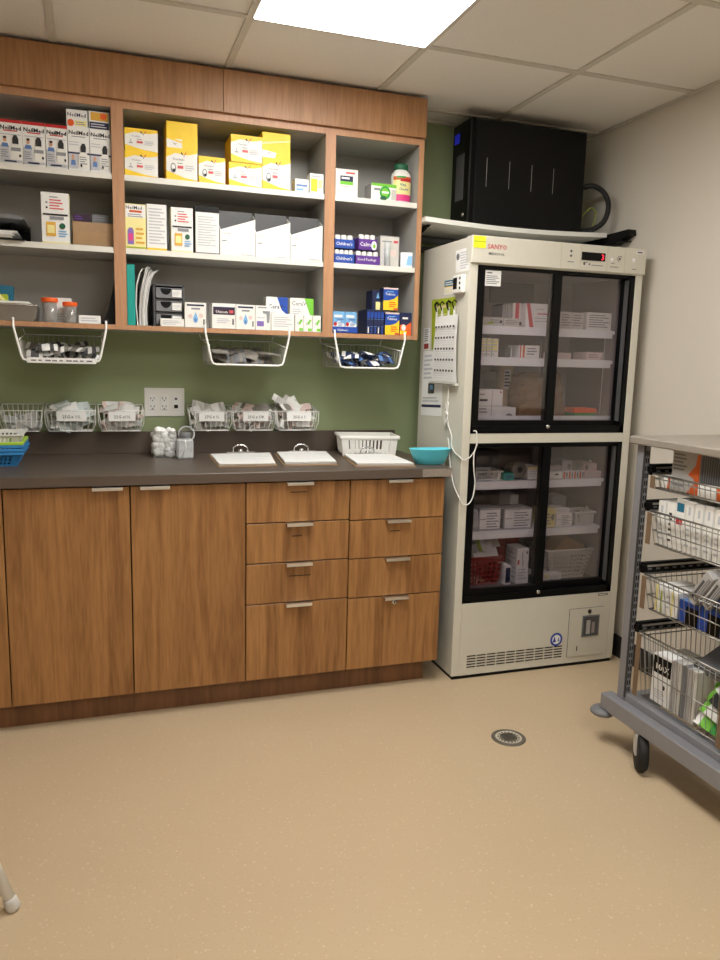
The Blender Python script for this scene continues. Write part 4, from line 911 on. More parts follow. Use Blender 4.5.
# papers and gadgets on the fridge side
def paper(name, label, cat, quad_yz, m, decos=(), x=FX0, lift=.0008):
    """flat sheet on the fridge's left side; quad in (y,z): top-left, top-right, bottom-right, bottom-left as seen from the room"""
    tl, tr, br, bl = quad_yz
    b = MB(); P = lambda q, dx: (x-dx, q[0], q[1])
    b.add([P(tl, .0003), P(tr, .0003), P(br, .0003), P(bl, .0003), P(tl, lift), P(tr, lift), P(br, lift), P(bl, lift)], [(4, 7, 6, 5), (0, 4, 5, 1), (1, 5, 6, 2), (2, 6, 7, 3), (3, 7, 4, 0)], M[m])
    U = Vector((0, br[0]-bl[0], br[1]-bl[1])); V = Vector((0, tl[0]-bl[0], tl[1]-bl[1]))
    b.deco(decos, P(bl, lift), U, V, (-1, 0, 0)); return tag(b.build(name), label, cat)
paper('notice', 'white notice at the top of the fridge side near its front edge', 'notice', ((2.893, 1.778), (2.768, 1.779), (2.764, 1.69), (2.886, 1.691)), 'paper', [('l', .35, .1, .95, .9, 7, 'inkl'), ('e', .18, .7, .12, .16, 'mgrey')])
paper('sticker', 'small blue and white sticker left of the thermometer', 'sticker', ((2.987, 1.668), (2.895, 1.670), (2.892, 1.610), (2.989, 1.611)), 'paper', [('r', 0, .55, 1, 1, 'tealb'), ('r', .0, .5, 1, .56, 'yellow'), ('l', .1, .62, .9, .92, 2, 'paper'), ('l', .1, .1, .9, .4, 2, 'yellowp')])
paper('poster', 'lime green poster behind the hanging calendar', 'poster', ((3.113, 1.598), (2.872, 1.596), (2.872, 1.39), (3.095, 1.386)), 'limed', [('r', .04, .04, .96, .96, 'limed'), ('l', 0.20, 0.76, 0.80, 0.90, 1, 'yellowp'), ('l', .2, .6, .8, .7, 2, 'yellowp')])
paper('notice', 'narrow white notice with a dark red foot at the fridge back edge', 'notice', ((3.186, 1.480), (3.122, 1.480), (3.124, 1.386), (3.188, 1.384)), 'paper', [('r', .15, .04, .95, .28, 'predbasket'), ('l', .2, .36, .9, .95, 6, 'inkg')])
paper('poster', 'long white instruction sheet below the green poster', 'poster', ((3.185, 1.379), (2.975, 1.379), (2.965, 1.104), (3.188, 1.093)), 'paper', [('l', .08, .55, .5, .95, 6, 'inkl'), ('r', .32, .34, .62, .5, 'dgrey'), ('r', .42, .4, .56, .47, 'bluel'), ('r', .04, .13, .96, .17, 'navy'), ('l', .08, .2, .9, .3, 2, 'inkl')])
t = thing('calendar', 'white wall calendar hanging from black clips on the fridge side', 'calendar', (FX0, 2.925, 1.252))
b = MB()
n = 8
for lay, (dx, m) in enumerate(((.006, 'paper2'), (.010, 'paper'))):
    vs = []
    for i in range(n+1):
        v = i/n; bow = .006*math.sin(PI*v)
        for (yl) in (.128-.02*v, -.112+.018*v): vs.append((-dx-bow-.003*(1-v), yl-.005*lay, .272*v))
    b.add(vs, [(2*i, 2*i+1, 2*i+3, 2*i+2) for i in range(n)], M[m])
for k in range(5):
    z = .046+.045*k
    for j in range(7): b.box(-.0215, -.0208, .085-.028*j-.01+.001*k, .085-.028*j+.004+.001*k, z-.004, z+.004, M['ink'])
    for q in range(3): b.box(-.0212, -.0207, -.095, .095, z-.012-.009*q-.0006, z-.012-.009*q+.0006, M['inkl'])
b.build('calendar_pages', t)
b = MB(); b.box(-.02, -.004, -.118, .142, -.012, -.002, M['paper2']); b.box(-.021, -.02, -.1, .13, -.010, -.008, M['dgrey']); b.build('bottom_edge', t)
for k, y in enumerate((.105, -.012)):
    b = MB()
    for s in (0, .075):
        yy = y-s*.72
        b.tube([(-.012, yy-.004, .292), (-.014, yy+.010, .306), (-.013, yy+.018, .322), (-.010, yy+.008, .331), (-.006, yy-.004, .322)], .0045 if s == 0 else .003, M['black'], 8)
        b.add([(-.0135, yy+.006, .296), (-.0135, yy-.010, .308), (-.019, yy-.030, .225), (-.019, yy-.002, .222)], [(0, 1, 2, 3)], M['paper'])
    b.build('hanging_clip', t)
t = thing('thermometer', 'small white digital thermometer with a dark screen on the fridge side', 'thermometer', (FX0, 2.826, 1.640))
b = MB(); b.cbox(-.022, 0, -.040, .040, -.034, .036, M['white'], .004); b.build('case', t)
b = MB(); b.box(-.0232, -.022, .0, .033, -.018, .026, M['black']); b.build('screen', t)
b = MB()
for k in range(3): b.lathe([(.006, 0), (.004, .002), (0, .002)], (-.022, -.026, -.016+.019*k), M['black'], 10, axis=Matrix.Rotation(R(-90), 3, 'Y'))
b.build('buttons', t)
b = MB(); b.box(1.379, 1.432, hy-.0016, hy-.0006, 1.774, 1.8185, M['postit']); b.box(1.38, 1.431, hy-.0017, hy-.0016, 1.796, 1.8, M['limed']); tag(b.build('sticky_note'), 'bright yellow sticky note beside the red lettering', 'note')
paper_in = MB(); paper_in.box(1.450, 1.520, Y1+.0065, Y1+.0078, 1.636, 1.696, M['paper']); paper_in.deco([('l', 0.10, 0.76, 0.50, 0.91, 1, 'ink'), ('l', .08, .1, .9, .7, 5, 'inkg')], (1.450, Y1+.0065, 1.636), (.07, 0, 0), (0, 0, .06), (0, -1, 0)); tag(paper_in.build('notice'), 'small white notice stuck inside the upper left glass corner', 'notice')

# white probe cord
b = MB()
def smooth(pts, k=6):
    P = [Vector(p) for p in pts]; out = []
    for i in range(len(P)-1):
        p0, p1, p2, p3 = P[max(i-1, 0)], P[i], P[i+1], P[min(i+2, len(P)-1)]
        for j in range(k):
            s = j/k; out.append(.5*((2*p1)+(p2-p0)*s+(2*p0-5*p1+4*p2-p3)*s*s+(3*p1-p0-3*p2+p3)*s**3))
    return out+[P[-1]]
cw = M['cable']; xs = FX0-.006
b.tube(smooth([(xs+.002, 2.90, 1.30), (xs, 2.894, 1.22), (xs, 2.9, 1.15), (xs, 2.892, 1.135), (xs, 2.885, 1.08), (xs, 2.845, 1.03), (xs, 2.84, .99), (xs, 2.80, .965), (xs, 2.765, .958), (FX0+.002, FY-.008, .945), (1.40, FY-.012, .95), (1.425, FY-.012, .975), (1.437, FY-.011, 1.01), (1.437, FY-.008, 1.05), (1.432, FY-.004, 1.062), (1.425, FY+.000, 1.06)]), .0026, cw, 6)
b.tube(smooth([(1.437, FY-.015, 1.01), (1.425, FY-.014, .965), (1.43, FY-.012, .90), (1.437, FY-.012, .85), (1.43, FY-.012, .79), (1.41, FY-.012, .762), (1.385, FY-.012, .765), (FX0-.004, FY-.004, .79), (xs-.004, 2.80, .84), (xs-.004, 2.84, .92), (xs-.004, 2.852, .97), (xs-.004, 2.862, 1.003), (xs, 2.88, 1.02)]), .0026, cw, 6)
for cy, cz, ry, rz_, dx in ((2.897, 1.145, .010, .026, .002), (2.905, 1.097, .013, .032, .004), (2.892, 1.100, .010, .026, .007)):
    b.tube([(xs-dx-.003*math.sin(2*a), cy+ry*math.cos(a)+.25*(cz-1.12)*math.sin(a)*.3, cz+rz_*math.sin(a)) for a in [2*PI*q/16 for q in range(16)]], .0024, cw, 6, closed=True)
b.tube([(xs-.006, 2.895+.008*math.cos(a), 1.122+.006*math.sin(a)) for a in [2*PI*q/10 for q in range(10)]], .003, cw, 6, closed=True)
tag(b.build('probe_cord'), 'thin white probe cord knotted and looped across the fridge front edge', 'cord')

# contents of the fridge
YI = FY+.092
def fc(label, x0, x1, z, h, base='paper', deco=(), d=.1, yf=YI, **k): return carton(label, x0, x1, z+.0006, h, yf, d, base, deco, **k)
lines = [('l', .1, .15, .85, .85, 5, 'inkl')]
fc('flat white packet at the left of the top fridge shelf', 1.487, 1.583, 1.486, .034, 'paper2', [('p', [(.1, .2), (.5, .6), (.6, .2)], 'limed'), ('l', .4, .3, .9, .8, 2, 'inkg'), ('e', .9, .5, .06, .2, 'plum')])
fc('flat white packet with dark print, right of another on the top fridge shelf', 1.587, 1.672, 1.486, .033, 'paper2', [('l', .1, .2, .9, .8, 3, 'inkg'), ('r', .86, .2, .97, .6, 'ink')])
fc('grey carton standing behind the red-striped cartons', 1.612, 1.65, 1.486, .092, 'greybox', [('r', .3, 0, .36, 1, 'mgrey'), ('r', .6, 0, .66, 1, 'mgrey')], yf=YI+.06)
fc('white carton with a red edge standing behind the leaning one', 1.653, 1.69, 1.486, .1, 'paper', [('r', .3, 0, .8, 1, 'pinkred')], yf=YI+.045)
fc('large white carton with a slanting red stripe on the top fridge shelf', 1.690, 1.81, 1.486, .098, 'paper', [('p', [(.0, 1), (.14, 1), (.32, 0), (.16, 0)], 'pinkred'), ('r', .45, .55, .85, .6, 'pinkred'), ('l', .35, .2, .9, .45, 2, 'inkl'), ('r', .4, .75, .7, .79, 'inkl')], tilt=0)
fc('white carton left of the pair on the right of the top fridge shelf', 1.855, 1.973, 1.486, .07, 'paper2', [('r', .49, .2, .5, .95, 'mgrey'), ('l', .06, .15, .45, .9, 5, 'inkg'), ('l', .55, .15, .95, .9, 5, 'inkg')])
fc('white carton at the far right of the top fridge shelf', 1.989, 2.115, 1.486, .074, 'paper', [('l', .08, .12, .9, .9, 6, 'inkg')])
fc('pale green and white carton at the left of the second fridge shelf', 1.487, 1.569, 1.359, .075, 'paper', [('r', .05, .3, .95, .95, 'yellowp'), ('r', .3, 0, .34, 1, 'greenb'), ('r', .6, 0, .64, 1, 'greenb'), ('l', .05, .05, .95, .9, 5, 'inkl')])
fc('small dark carton in the middle of the second fridge shelf', 1.600, 1.634, 1.359, .04, 'dgrey', [('r', .8, 0, .95, 1, 'paper')])
fc('white carton with an orange end on the second fridge shelf', 1.671, 1.765, 1.359, .052, 'paper', [('r', 0, 0, .07, 1, 'oranged'), ('r', .14, 0, .24, 1, 'oranged'), ('l', .35, .2, .9, .85, 3, 'inkg')])
fc('flat pinkish packet left of the far one on the second fridge shelf', 1.845, 1.923, 1.359, .026, 'sachetp', lines)
fc('flat pinkish packet at the far right of the second fridge shelf', 2.0, 2.092, 1.359, .032, 'sachetp', [('l', .1, .2, .7, .8, 2, 'inkg'), ('p', [(.75, 0), (.9, 1), (1, 1), (1, 0)], 'greybox')])
Z11 = 1.1
fc('white carton with a red dot at the bottom left of the upper fridge compartment', 1.487, 1.602, Z11, .124, 'paper', [('r', .55, 0, .57, 1, 'inkg'), ('r', 0, .44, 1, .455, 'inkg'), ('l', 0.05, 0.56, 0.45, 0.73, 1, 'ink'), ('r', .05, .82, .25, .86, 'inkg'), ('l', .05, .2, .4, .4, 2, 'inkg'), ('e', .9, .92, .04, .03, 'red'), ('r', .06, .06, .9, .1, 'inkl')])
fc('small white carton with a grey arch beside the red dot carton', 1.604, 1.668, Z11, .05, 'paper', [('e', .5, .2, .3, .3, 'mgrey'), ('r', 0, 0, 1, .1, 'inkl')])
fc('beige carton with a printed panel at the back of the upper compartment', 1.655, 1.715, Z11, .225, 'tan', [('r', .25, .55, .8, .92, 'paper2'), ('l', .3, .58, .75, .9, 5, 'ink')], yf=YI+.12)
fc('large dark carton in the back left corner of the upper compartment', 1.49, 1.645, Z11, .2, 'dgrey', [('r', .6, .2, .95, .8, 'ink')], yf=YI+.14)
# brown paper bag
b = MB(); w, d, h = .115, .055, .2; n = 9; rows = 8; rr = random.Random(3); vs = []
ring = [(-1, -1), (-.6, -1), (-.2, -1), (.2, -1), (.6, -1), (1, -1), (1, 0), (1, 1), (.5, 1), (0, 1), (-.5, 1), (-1, 1), (-1, 0)]
for i in range(rows+1):
    v = i/rows
    for k, (u, q) in enumerate(ring):
        pin = 1-.35*v if q else 1-.1*v
        vs.append((u*w*(1-.06*v)+rr.uniform(-.012, .012)*v, q*d*(1-.72*v**1.5)+(.010 if k % 2 else -.010)*(.15+v)+rr.uniform(-.010, .010)*(.2+v), h*v+(rr.uniform(-.012, .012) if i == rows else 0)))
L_ = len(ring); fs = []
for i in range(rows):
    for k in range(L_): fs.append((i*L_+k, i*L_+(k+1) % L_, (i+1)*L_+(k+1) % L_, (i+1)*L_+k))
b.add(vs, fs+[tuple(range(L_))[::-1]], M['bagpaper'], False); tag(b.build('paper_bag', None, (1.80, YI+.06, Z11+.001)), 'crumpled brown paper bag on the floor of the upper fridge compartment', 'bag')
t = thing('food_tub', 'small green tub with an orange lid on the upper compartment floor', 'tub', (2.02, YI+.05, Z11+.0006)); b = MB(); b.prism([(-.045, 0), (.045, 0), (.056, .028), (-.056, .028)], -.04, .04, M['greenb']); b.build('tub', t); b = MB(); b.prism([(-.06, .028), (.062, .028), (.05, .048), (-.062, .048)], -.045, .045, M['orange']); b.build('lid', t)
# lower compartment, first shelf
slot_basket('plastic_basket', 'low white slotted basket at the left of the lower fridge shelf', (1.557, YI+.06, .8386), .128, .1, .042, 'pbasket', taper=.95, slots=11, sd=6, rim=.008)
fc('small teal packet right of the low slotted basket', 1.632, 1.679, .838, .03, 'teal', [('r', .1, .3, .9, .7, 'tealb')])
t = thing('medicine_roll', 'grey wrapped roll lying on the lower fridge shelf', 'roll', (1.705, YI+.04, .8386)); b = MB(); b.lathe([(.0, -.04), (.034, -.04), (.036, -.03), (.036, .03), (.034, .04), (0, .04)], (0, 0, .037), M['sachetd'], 16, axis=Matrix.Rotation(R(78), 3, 'X')); b.lathe([(.013, .0405), (0, .0405)], (0, 0, .037), M['ink'], 12, axis=Matrix.Rotation(R(78), 3, 'X')); b.build('roll_body', t)
fc('white carton right of the grey roll behind the left glass', 1.746, 1.812, .838, .055, 'paper', lines+[('r', .0, .8, 1, 1, 'yellowp')])
fc('large grey carton at the back of the first lower fridge shelf', 1.56, 1.68, .838, .11, 'mgrey', yf=YI+.15)
fc('white carton left of the wrapped packs behind the right glass', 1.846, 1.919, .838, .032, 'paper', [('p', [(.4, .5), (.6, .8), (.8, .5)], 'ink')])
fc('grey carton lying on the low white carton behind the right glass', 1.848, 1.918, .8708, .026, 'greybox', yf=YI+.01)
for k in range(4): fc(('first', 'second', 'third', 'fourth')[k]+' orange-striped little carton from the left on the lower shelf', 1.922+.0275*k, 1.948+.0275*k, .838, .034, 'paper', [('r', .1, 0, .45, .9, 'oranged'), ('r', .6, .1, .9, .8, 'mgrey')], group='orange-striped little cartons')
fc('grey wrapped pack lying on the orange-striped cartons', 1.923, 1.975, .8722, .044, 'greybox', [('e', .7, .4, .2, .3, 'mgrey')], yf=YI+.012)
fc('mauve-grey wrapped pack lying right of the other on the striped cartons', 1.978, 2.03, .8722, .046, 'sachetd', [('e', .5, .4, .25, .3, 'mgrey')], yf=YI+.014)
fc('pinkish carton at the right end of the first lower shelf', 2.036, 2.122, .838, .03, 'sachetp', lines)
fc('pinkish wrapped pack atop the carton at the right end of the shelf', 2.034, 2.102, .8686, .033, 'sachetp', [('e', .2, .5, .14, .4, 'mgrey'), ('l', .4, .2, .9, .8, 3, 'inkl')], yf=YI+.008)
# second lower shelf
lab2 = [('r', .04, .06, .96, .94, 'paper'), ('l', .35, .1, .9, .85, 6, 'inkg'), ('r', .04, .5, .3, .54, 'inkg')]
fc('left of two big white labelled cartons on the second lower shelf', 1.52, 1.624, .622, .094, 'greybox', lab2)
fc('right of two big white labelled cartons on the second lower shelf', 1.640, 1.778, .622, .09, 'greybox', lab2, ldeco=[('l', .1, .1, .9, .9, 6, 'inkg')])
fc('narrow white carton standing behind the big labelled cartons', 1.73, 1.772, .622, .13, 'paper', yf=YI+.11)
b = MB(); b.add([(-.05, 0, 0), (-.02, -.01, 0), (-.026, -.008, .09), (-.05, 0, .1), (-.055, .05, 0), (-.05, .05, .1)], [(0, 1, 2, 3), (4, 0, 3, 5)], M['frost']); tag(b.build('plastic_bag', None, (1.535, YI-.0, .6226)), 'clear plastic bag slumped at the left of the second lower shelf', 'bag')
fc('cream labelled carton, front one behind the lower right glass', 1.90, 1.985, .622, .06, 'paper', lab2, tilt=0)
fc('cream labelled carton, left one behind the lower right glass', 1.845, 1.897, .622, .08, 'yellowp', [('e', .75, .55, .15, .2, 'mgrey'), ('l', .1, .1, .6, .8, 4, 'inkg')])
fc('cream carton lying on the front labelled carton', 1.903, 1.975, .6828, .02, 'paper', lines, yf=YI+.01)
fc('grey carton standing at the back of the second lower shelf', 1.955, 2.03, .622, .112, 'greybox', yf=YI+.12)
slot_basket('plastic_basket', 'small white slotted basket at the right of the second lower shelf', (2.06, YI+.06, .6226), .1, .1, .06, 'pbasket', taper=.93, slots=8, sd=6, rim=.009)
# bottom of the lower compartment
ZL = .3726
def holed(name, label, loc, w, d, h, m, taper, rows, cols):
    t = thing(name, label, 'basket', loc); b = MB(); mm = M[m]
    def P(u, v, z): s = taper+(1-taper)*z/h; return Vector((u*w/2*s, v*d/2*s, z))
    for A, B2, n in (((-1, -1), (1, -1), cols), ((1, -1), (1, 1), cols//2+1), ((1, 1), (-1, 1), cols), ((-1, 1), (-1, -1), cols//2+1)):
        Q = lambda u, z: P(A[0]+(B2[0]-A[0])*u, A[1]+(B2[1]-A[1])*u, z)
        for r_ in range(rows+1):
            z0 = h*(.05+.8*r_/rows)-h*.8/rows*.22; z1 = z0+h*.8/rows*.44
            if r_ == rows: z1 = h
            b.add([Q(0, max(0, z0)), Q(1, max(0, z0)), Q(1, z1), Q(0, z1)], [(0, 1, 2, 3)], mm)
        for k in range(n+1):
            u0 = max(0, k/n-.22/n); u1 = min(1, k/n+.22/n); b.add([Q(u0, 0), Q(u1, 0), Q(u1, h), Q(u0, h)], [(0, 1, 2, 3)], mm)
    q = w/2*taper; e = d/2*taper; b.add([(-q, -e, .001), (q, -e, .001), (q, e, .001), (-q, e, .001)], [(0, 1, 2, 3)], mm)
    b.build('basket_body', t); r2 = MB(); r2.tube([P(-1, -1, h), P(1, -1, h), P(1, 1, h), P(-1, 1, h)], .006, mm, 8, closed=True); r2.build('rim', t); return t
holed('plastic_basket', 'red plastic basket with square holes in the lower fridge compartment', (1.567, YI+.085, ZL), .165, .15, .125, 'predbasket', .88, 5, 7)
holed('plastic_basket', 'white plastic laundry-style basket with a rounded rim at the lower right', (1.995, YI+.09, ZL), .235, .17, .135, 'pbasket', .74, 6, 12)
fc('grey carton standing at the left in the red basket', 1.508, 1.543, ZL+.004, .175, 'greybox', yf=YI+.05, d=.06)
for k, (m, a) in enumerate((('paper', 0), ('limed', .4), ('paper2', -.3))):
    o = packet_mesh(.12, .08, (m, 'paper', m), k).build('medicine_pouch', None, (1.585+.01*k, YI+.06+.02*k, ZL+.148+.012*k), (.9, a, a)); tag(o, ('white medicine pouch topmost at the front of the red basket', 'green and white medicine pouch in the red basket', 'grey medicine pouch at the back of the red basket')[k], 'pouch')
fc('dark blue carton with a white border right of the red basket', 1.66, 1.69, ZL-.0006, .085, 'paper', [('r', .12, .1, .88, .9, 'navy')])
fc('tall white carton with a red mark on the lower compartment floor', 1.717, 1.775, ZL-.0006, .158, 'paper', [('r', .05, .55, .2, .68, 'red'), ('p', [(.4, .9), (.5, .5), (.56, .5), (.46, .9)], 'mgrey'), ('l', .1, .1, .9, .45, 4, 'inkl'), ('r', .75, .85, .9, .92, 'mgrey')], ldeco=[('l', .1, .1, .9, .9, 6, 'inkl')])
fc('small white carton with a black end beside the tall white carton', 1.778, 1.836, ZL-.0006, .04, 'paper', [('r', 0, 0, .3, 1, 'ink')])
fc('red carton lying at the back of the lower compartment', 1.70, 1.80, ZL-.0006, .2, 'predbasket', yf=YI+.13, d=.06)
fc('low white carton in front of the white laundry-style basket', 1.853, 1.94, ZL-.0006, .038, 'paper', [('r', .02, .5, .3, .95, 'yellowp'), ('l', .35, .2, .9, .7, 2, 'inkl')], d=.045, yf=YI-.012)
o = MB(); o.prism([(-.07, 0), (.08, 0), (.1, .045), (.0, .09), (-.06, .03)], -.05, .05, M['kraft']); tag(o.build('paper_bag', None, (2.0, YI+.10, ZL+.10)), 'folded brown paper parcel inside the white laundry-style basket', 'parcel')

# ------------------------------------------------------------------ wall shelf, power box, cables above the fridge
t = thing('wall_shelf', 'sagging white wall shelf above the fridge carrying the black power unit', 'shelf', (0, 0, 0))
b = MB(); n = 16; x0, x1 = 1.3005, 2.195; vs = []
zs = lambda x: 1.930-.013*math.sin(PI*(x-x0)/(x1-x0))
for i in range(n+1):
    x = x0+(x1-x0)*i/n
    for y, dz in ((3.04, 0), (3.37, 0), (3.37, -.019), (3.04, -.019)): vs.append((x, y, zs(x)+dz))
fs = []
for i in range(n):
    for k in range(4): fs.append((i*4+k, i*4+(k+1) % 4, i*4+4+(k+1) % 4, i*4+4+k))
b.add(vs, fs+[(3, 2, 1, 0), tuple(n*4+k for k in range(4))], M['white'], False); b.build('shelf_board', t)
b = MB(); K = M['blackm']; b.prism([(2.90, 1.905), (2.905, 1.928), (3.37, 1.918), (3.37, 1.872), (3.0, 1.874)], 2.205, 2.246, K, 'x'); b.box(2.196, 2.246, 2.93, 3.37, 1.880, 1.8835, K); b.lathe([(.006, 0), (.004, .003), (0, .003)], (2.23, 2.905, 1.909), M['chrome'], 10, axis=Matrix.Rotation(R(90), 3, 'X')); b.build('right_bracket', t)
b = MB(); b.prism([(3.08, 1.906), (3.37, 1.906), (3.37, 1.86), (3.2, 1.88)], 1.33, 1.345, K, 'x'); b.tube([(1.33, 3.09, 1.893), (1.36, 3.09, 1.893), (1.362, 3.09, 1.9)], .002, M['chrome'], 5); b.build('left_bracket', t)
b = MB(); b.tube([(1.305, 3.345, 1.885), (2.24, 3.345, 1.885)], .016, M['mgrey'], 10); b.tube([(1.305, 3.352, 1.842), (2.24, 3.352, 1.842)], .014, M['dgrey'], 10); tag(b.build('wall_pipe'), 'grey conduit pipes along the wall under the white shelf', 'pipe')

t = thing('power_unit', 'black tower power unit with a blue screen lying on the wall shelf', 'power unit', (1.797, 3.165, 1.9325))
b = MB(); hx, hyy, H = .2875, .085, .423
b.cbox(-hx+.028, hx, -hyy, hyy, 0, H, M['blackm'], .004)
for k in range(4): b.box(-.205+.11*k, -.2035+.11*k, -hyy-.0007, -hyy, .15, .268-.004*k, M['greybox'])
b.build('case', t)
b = MB(); b.cbox(-hx, -hx+.03, -hyy-.002, hyy+.002, 0, H+.002, M['black'], .005); fp = b.build('front_bezel', t)
b = MB(); b.box(-hx-.001, -hx, .02, .068, .345, .385, M['lcdblue']); b.build('lcd_screen', fp)
b = MB(); b.box(-hx-.002, -hx, -.035, .04, .1, .29, M['dgrey']); b.lathe([(.008, 0), (.006, .004), (0, .004)], (-hx, -.04, .035), M['steel'], 12, axis=Matrix.Rotation(R(-90), 3, 'Y')); b.build('bezel_panel', fp)
b = MB(); b.tube(smooth([(2.09, 3.13, 2.13), (2.13, 3.08, 2.135), (2.165, 3.04, 2.10), (2.178, 3.02, 2.04), (2.165, 3.03, 1.975), (2.135, 3.07, 1.944), (2.10, 3.12, 1.941)], 6), .0115, M['rubber'], 10); tag(b.build('power_cable'), 'thick black cable looping from the back of the power unit', 'cable')
b = MB(); b.tube(smooth([(2.10, 3.12, 1.99), (2.125, 3.11, 2.03), (2.15, 3.10, 2.045), (2.17, 3.10, 2.02), (2.165, 3.10, 1.99), (2.16, 3.12, 1.945)], 6), .002, M['limed'], 5); tag(b.build('signal_wire'), 'thin pale wire inside the loop of the black cable', 'wire')

# ------------------------------------------------------------------ supply cart
CX0, CX1, CY0, CY1 = 1.66, 2.215, 1.22, 2.14
t = thing('supply_cart', 'grey metal supply cart on casters with pull-out wire baskets', 'cart', (0, 0, 0))
G = M['cartgrey']; CART = t
b = MB()
for x in (CX0, CX1-.05): b.cbox(x, x+.05, CY0, CY1, .130, .187, G, .003)
for y in (CY0+.02, CY1-.07): b.cbox(CX0+.05, CX1-.05, y, y+.05, .135, .185, G, .003)
b.build('base_frame', t)
for xx in (CX0+.040, CX1-.085):
    b = MB(); b.cbox(xx, xx+.045, CY0+.02, CY1-.052, .187, .212, G, .002); b.build('bottom_rail', t)
for x, s in ((CX0+.035, 1), (CX1-.075, 1)):
    for y0 in (2.062, 1.585):
        b = MB(); b.cbox(x, x+.023, y0, y0+.034, .187, 1.081, G, .002)
        b.box(x+.001, x+.022, y0-.006, y0, .2, 1.08, M['cartgrey'])
        b.box(x-.0004, x+.004, y0-.0062, y0-.0005, .2, 1.08, M['cartdark'])
        for k in range(34):
            for u in (.006, .014): b.box(x+u, x+u+.004, y0-.0066, y0-.004, .22+.025*k, .236+.025*k, M['black'])
        b.build('post', t)
b = MB(); b.cbox(CX0+.012, CX1+.01, CY0+.02, CY1-.030, 1.081, 1.107, M['carttop'], .004); b.build('top_shelf', t)
for x, y in ((CX0+.012, CY1-.004), (CX1-.02, CY1-.004)):
    b = MB(); b.lathe([(.0, .0), (.036, .0), (.043, .006), (.043, .014), (.036, .022), (0, .024)], (x, y, .106), M['mgrey'], 24); b.build('bumper', t)
for x, y, rz in ((CX0+.030, 1.95, -30), (CX1-.045, 1.945, 20), (CX0+.035, 1.30, -20), (CX1-.045, 1.30, 35)):
    A = Matrix.Rotation(R(90), 3, 'Y')
    b = MB(); b.lathe([(.03, -.016), (.060, -.016), (.0645, -.009), (.0645, .009), (.060, .016), (.03, .016)], (0, -.018, .0645), M['rubber'], 28, axis=A); wv = b.build('caster', t, (x, y, 0), (0, 0, R(rz)))
    q = MB(); q.lathe([(.0, -.015), (.031, -.015), (.031, .015), (0, .015)], (0, -.018, .0625), M['mgrey'], 18, axis=A); q.build('hub', wv)
    q = MB()
    for a0, a1 in ((-.022, -.0165), (.0165, .022)): q.prism([(-.034, .055), (-.002, .055), (.026, .128), (-.028, .128)], a0, a1, M['paper2'], 'x')
    q.box(-.022, .022, -.028, .026, .122, .130, M['satin']); q.build('fork', wv)
rails = (1.005, .885, .672, .463)
for z in rails:
    for y0, y1 in ((2.036, 2.05), (1.597, 1.611)):
        b = MB(); b.box(CX0+.05, CX1-.06, y0, y1, z-.022, z+.014, M['blackm']); b.box(CX0+.06, CX1-.07, y0-.0015, y0, z-.002, z+.005, M['satin']); b.box(CX0+.046, CX0+.062, y0-.006, y1, z-.012, z+.006, M['black'])
        for k in range(12): b.box(CX0+.07+.034*k, CX0+.085+.034*k, y0-.002, y0-.0005, z-.012, z-.006, M['mgrey'])
        b.build('slide_rail', t)
def wire_drawer(label, zt, zb, mid):
    t2 = bpy.data.objects.new('wire_drawer', None); COL.objects.link(t2); t2.parent = CART; t2['label'] = label
    x0, x1, y0, y1 = CX0+.045, CX1-.075, 1.634, 2.02; m = M['wiregrey']
    i = .008 if zt-zb < .08 else .016
    b = MB()
    b.tube([(x0, y0, zt), (x1, y0, zt), (x1, y1, zt), (x0, y1, zt)], .0032, m, 6, closed=True)
    b.tube([(x0+.003, y0+.003, zt-.014), (x1-.003, y0+.003, zt-.014), (x1-.003, y1-.003, zt-.014), (x0+.003, y1-.003, zt-.014)], .002, m, 5, closed=True)
    b.tube([(x0+i, y0+i, zb), (x1-i, y0+i, zb), (x1-i, y1-i, zb), (x0+i, y1-i, zb)], .0028, m, 6, closed=True)
    if mid:
        zm = zb+(zt-zb)*.42; j = i*.6; b.tube([(x0+j, y0+j, zm), (x1-j, y0+j, zm), (x1-j, y1-j, zm), (x0+j, y1-j, zm)], .0022, m, 5, closed=True)
    n = 17
    for k in range(n+1):
        u = k/n; y = y0+(y1-y0)*u; yb = y0+i+(y1-y0-2*i)*u
        b.tube([(x0, y, zt), (x0+i, yb, zb), (x1-i, yb, zb), (x1, y, zt)], .0015, m, 4)
    n = 20
    for k in range(1, n):
        u = k/n; x = x0+(x1-x0)*u; xb = x0+i+(x1-x0-2*i)*u
        b.tube([(x, y0, zt), (xb, y0+i, zb), (xb, y1-i, zb), (x, y1, zt)], .0015, m, 4)
    b.build('wire_frame', t2)
    for y in (y1-.012, y0-.004):
        q = MB(); q.box(x0-.005, x0-.003, y-.003, y+.018, zb, zt-.006, M['browntab']); q.build('corner_tab', t2)
    return t2
wire_drawer('topmost shallow pull-out wire basket of the cart', .990, .944, False)
wire_drawer('second pull-out wire basket from the top, filled with white cartons', .868, .757, True)
wire_drawer('third pull-out wire basket from the top, with tilted grey boxes', .652, .535, True)
wire_drawer('lowest and deepest pull-out wire basket of the cart', .452, .226, True)
def cc(label, ya, yb, z, h, base='paper', deco=(), xf=CX0+.07, d=.12, **k):
    """carton in the cart, its front facing the room"""
    w = yb-ya; b = MB(); b.cbox(-w/2, w/2, -d/2, d/2, 0, h, M[base], .001); b.deco(deco, (-w/2, -d/2, 0), (w, 0, 0), (0, 0, h), (0, -1, 0))
    if k.get('top'): b.deco([('r', .01, .01, .99, .99, k['top'])], (-w/2, -d/2, h), (w, 0, 0), (0, d, 0), (0, 0, 1))
    return tag(b.build('carton', None, (xf+d/2, (ya+yb)/2, z+.003), k.get('rot', (0, 0, -PI/2))), label, 'box', k.get('group'))
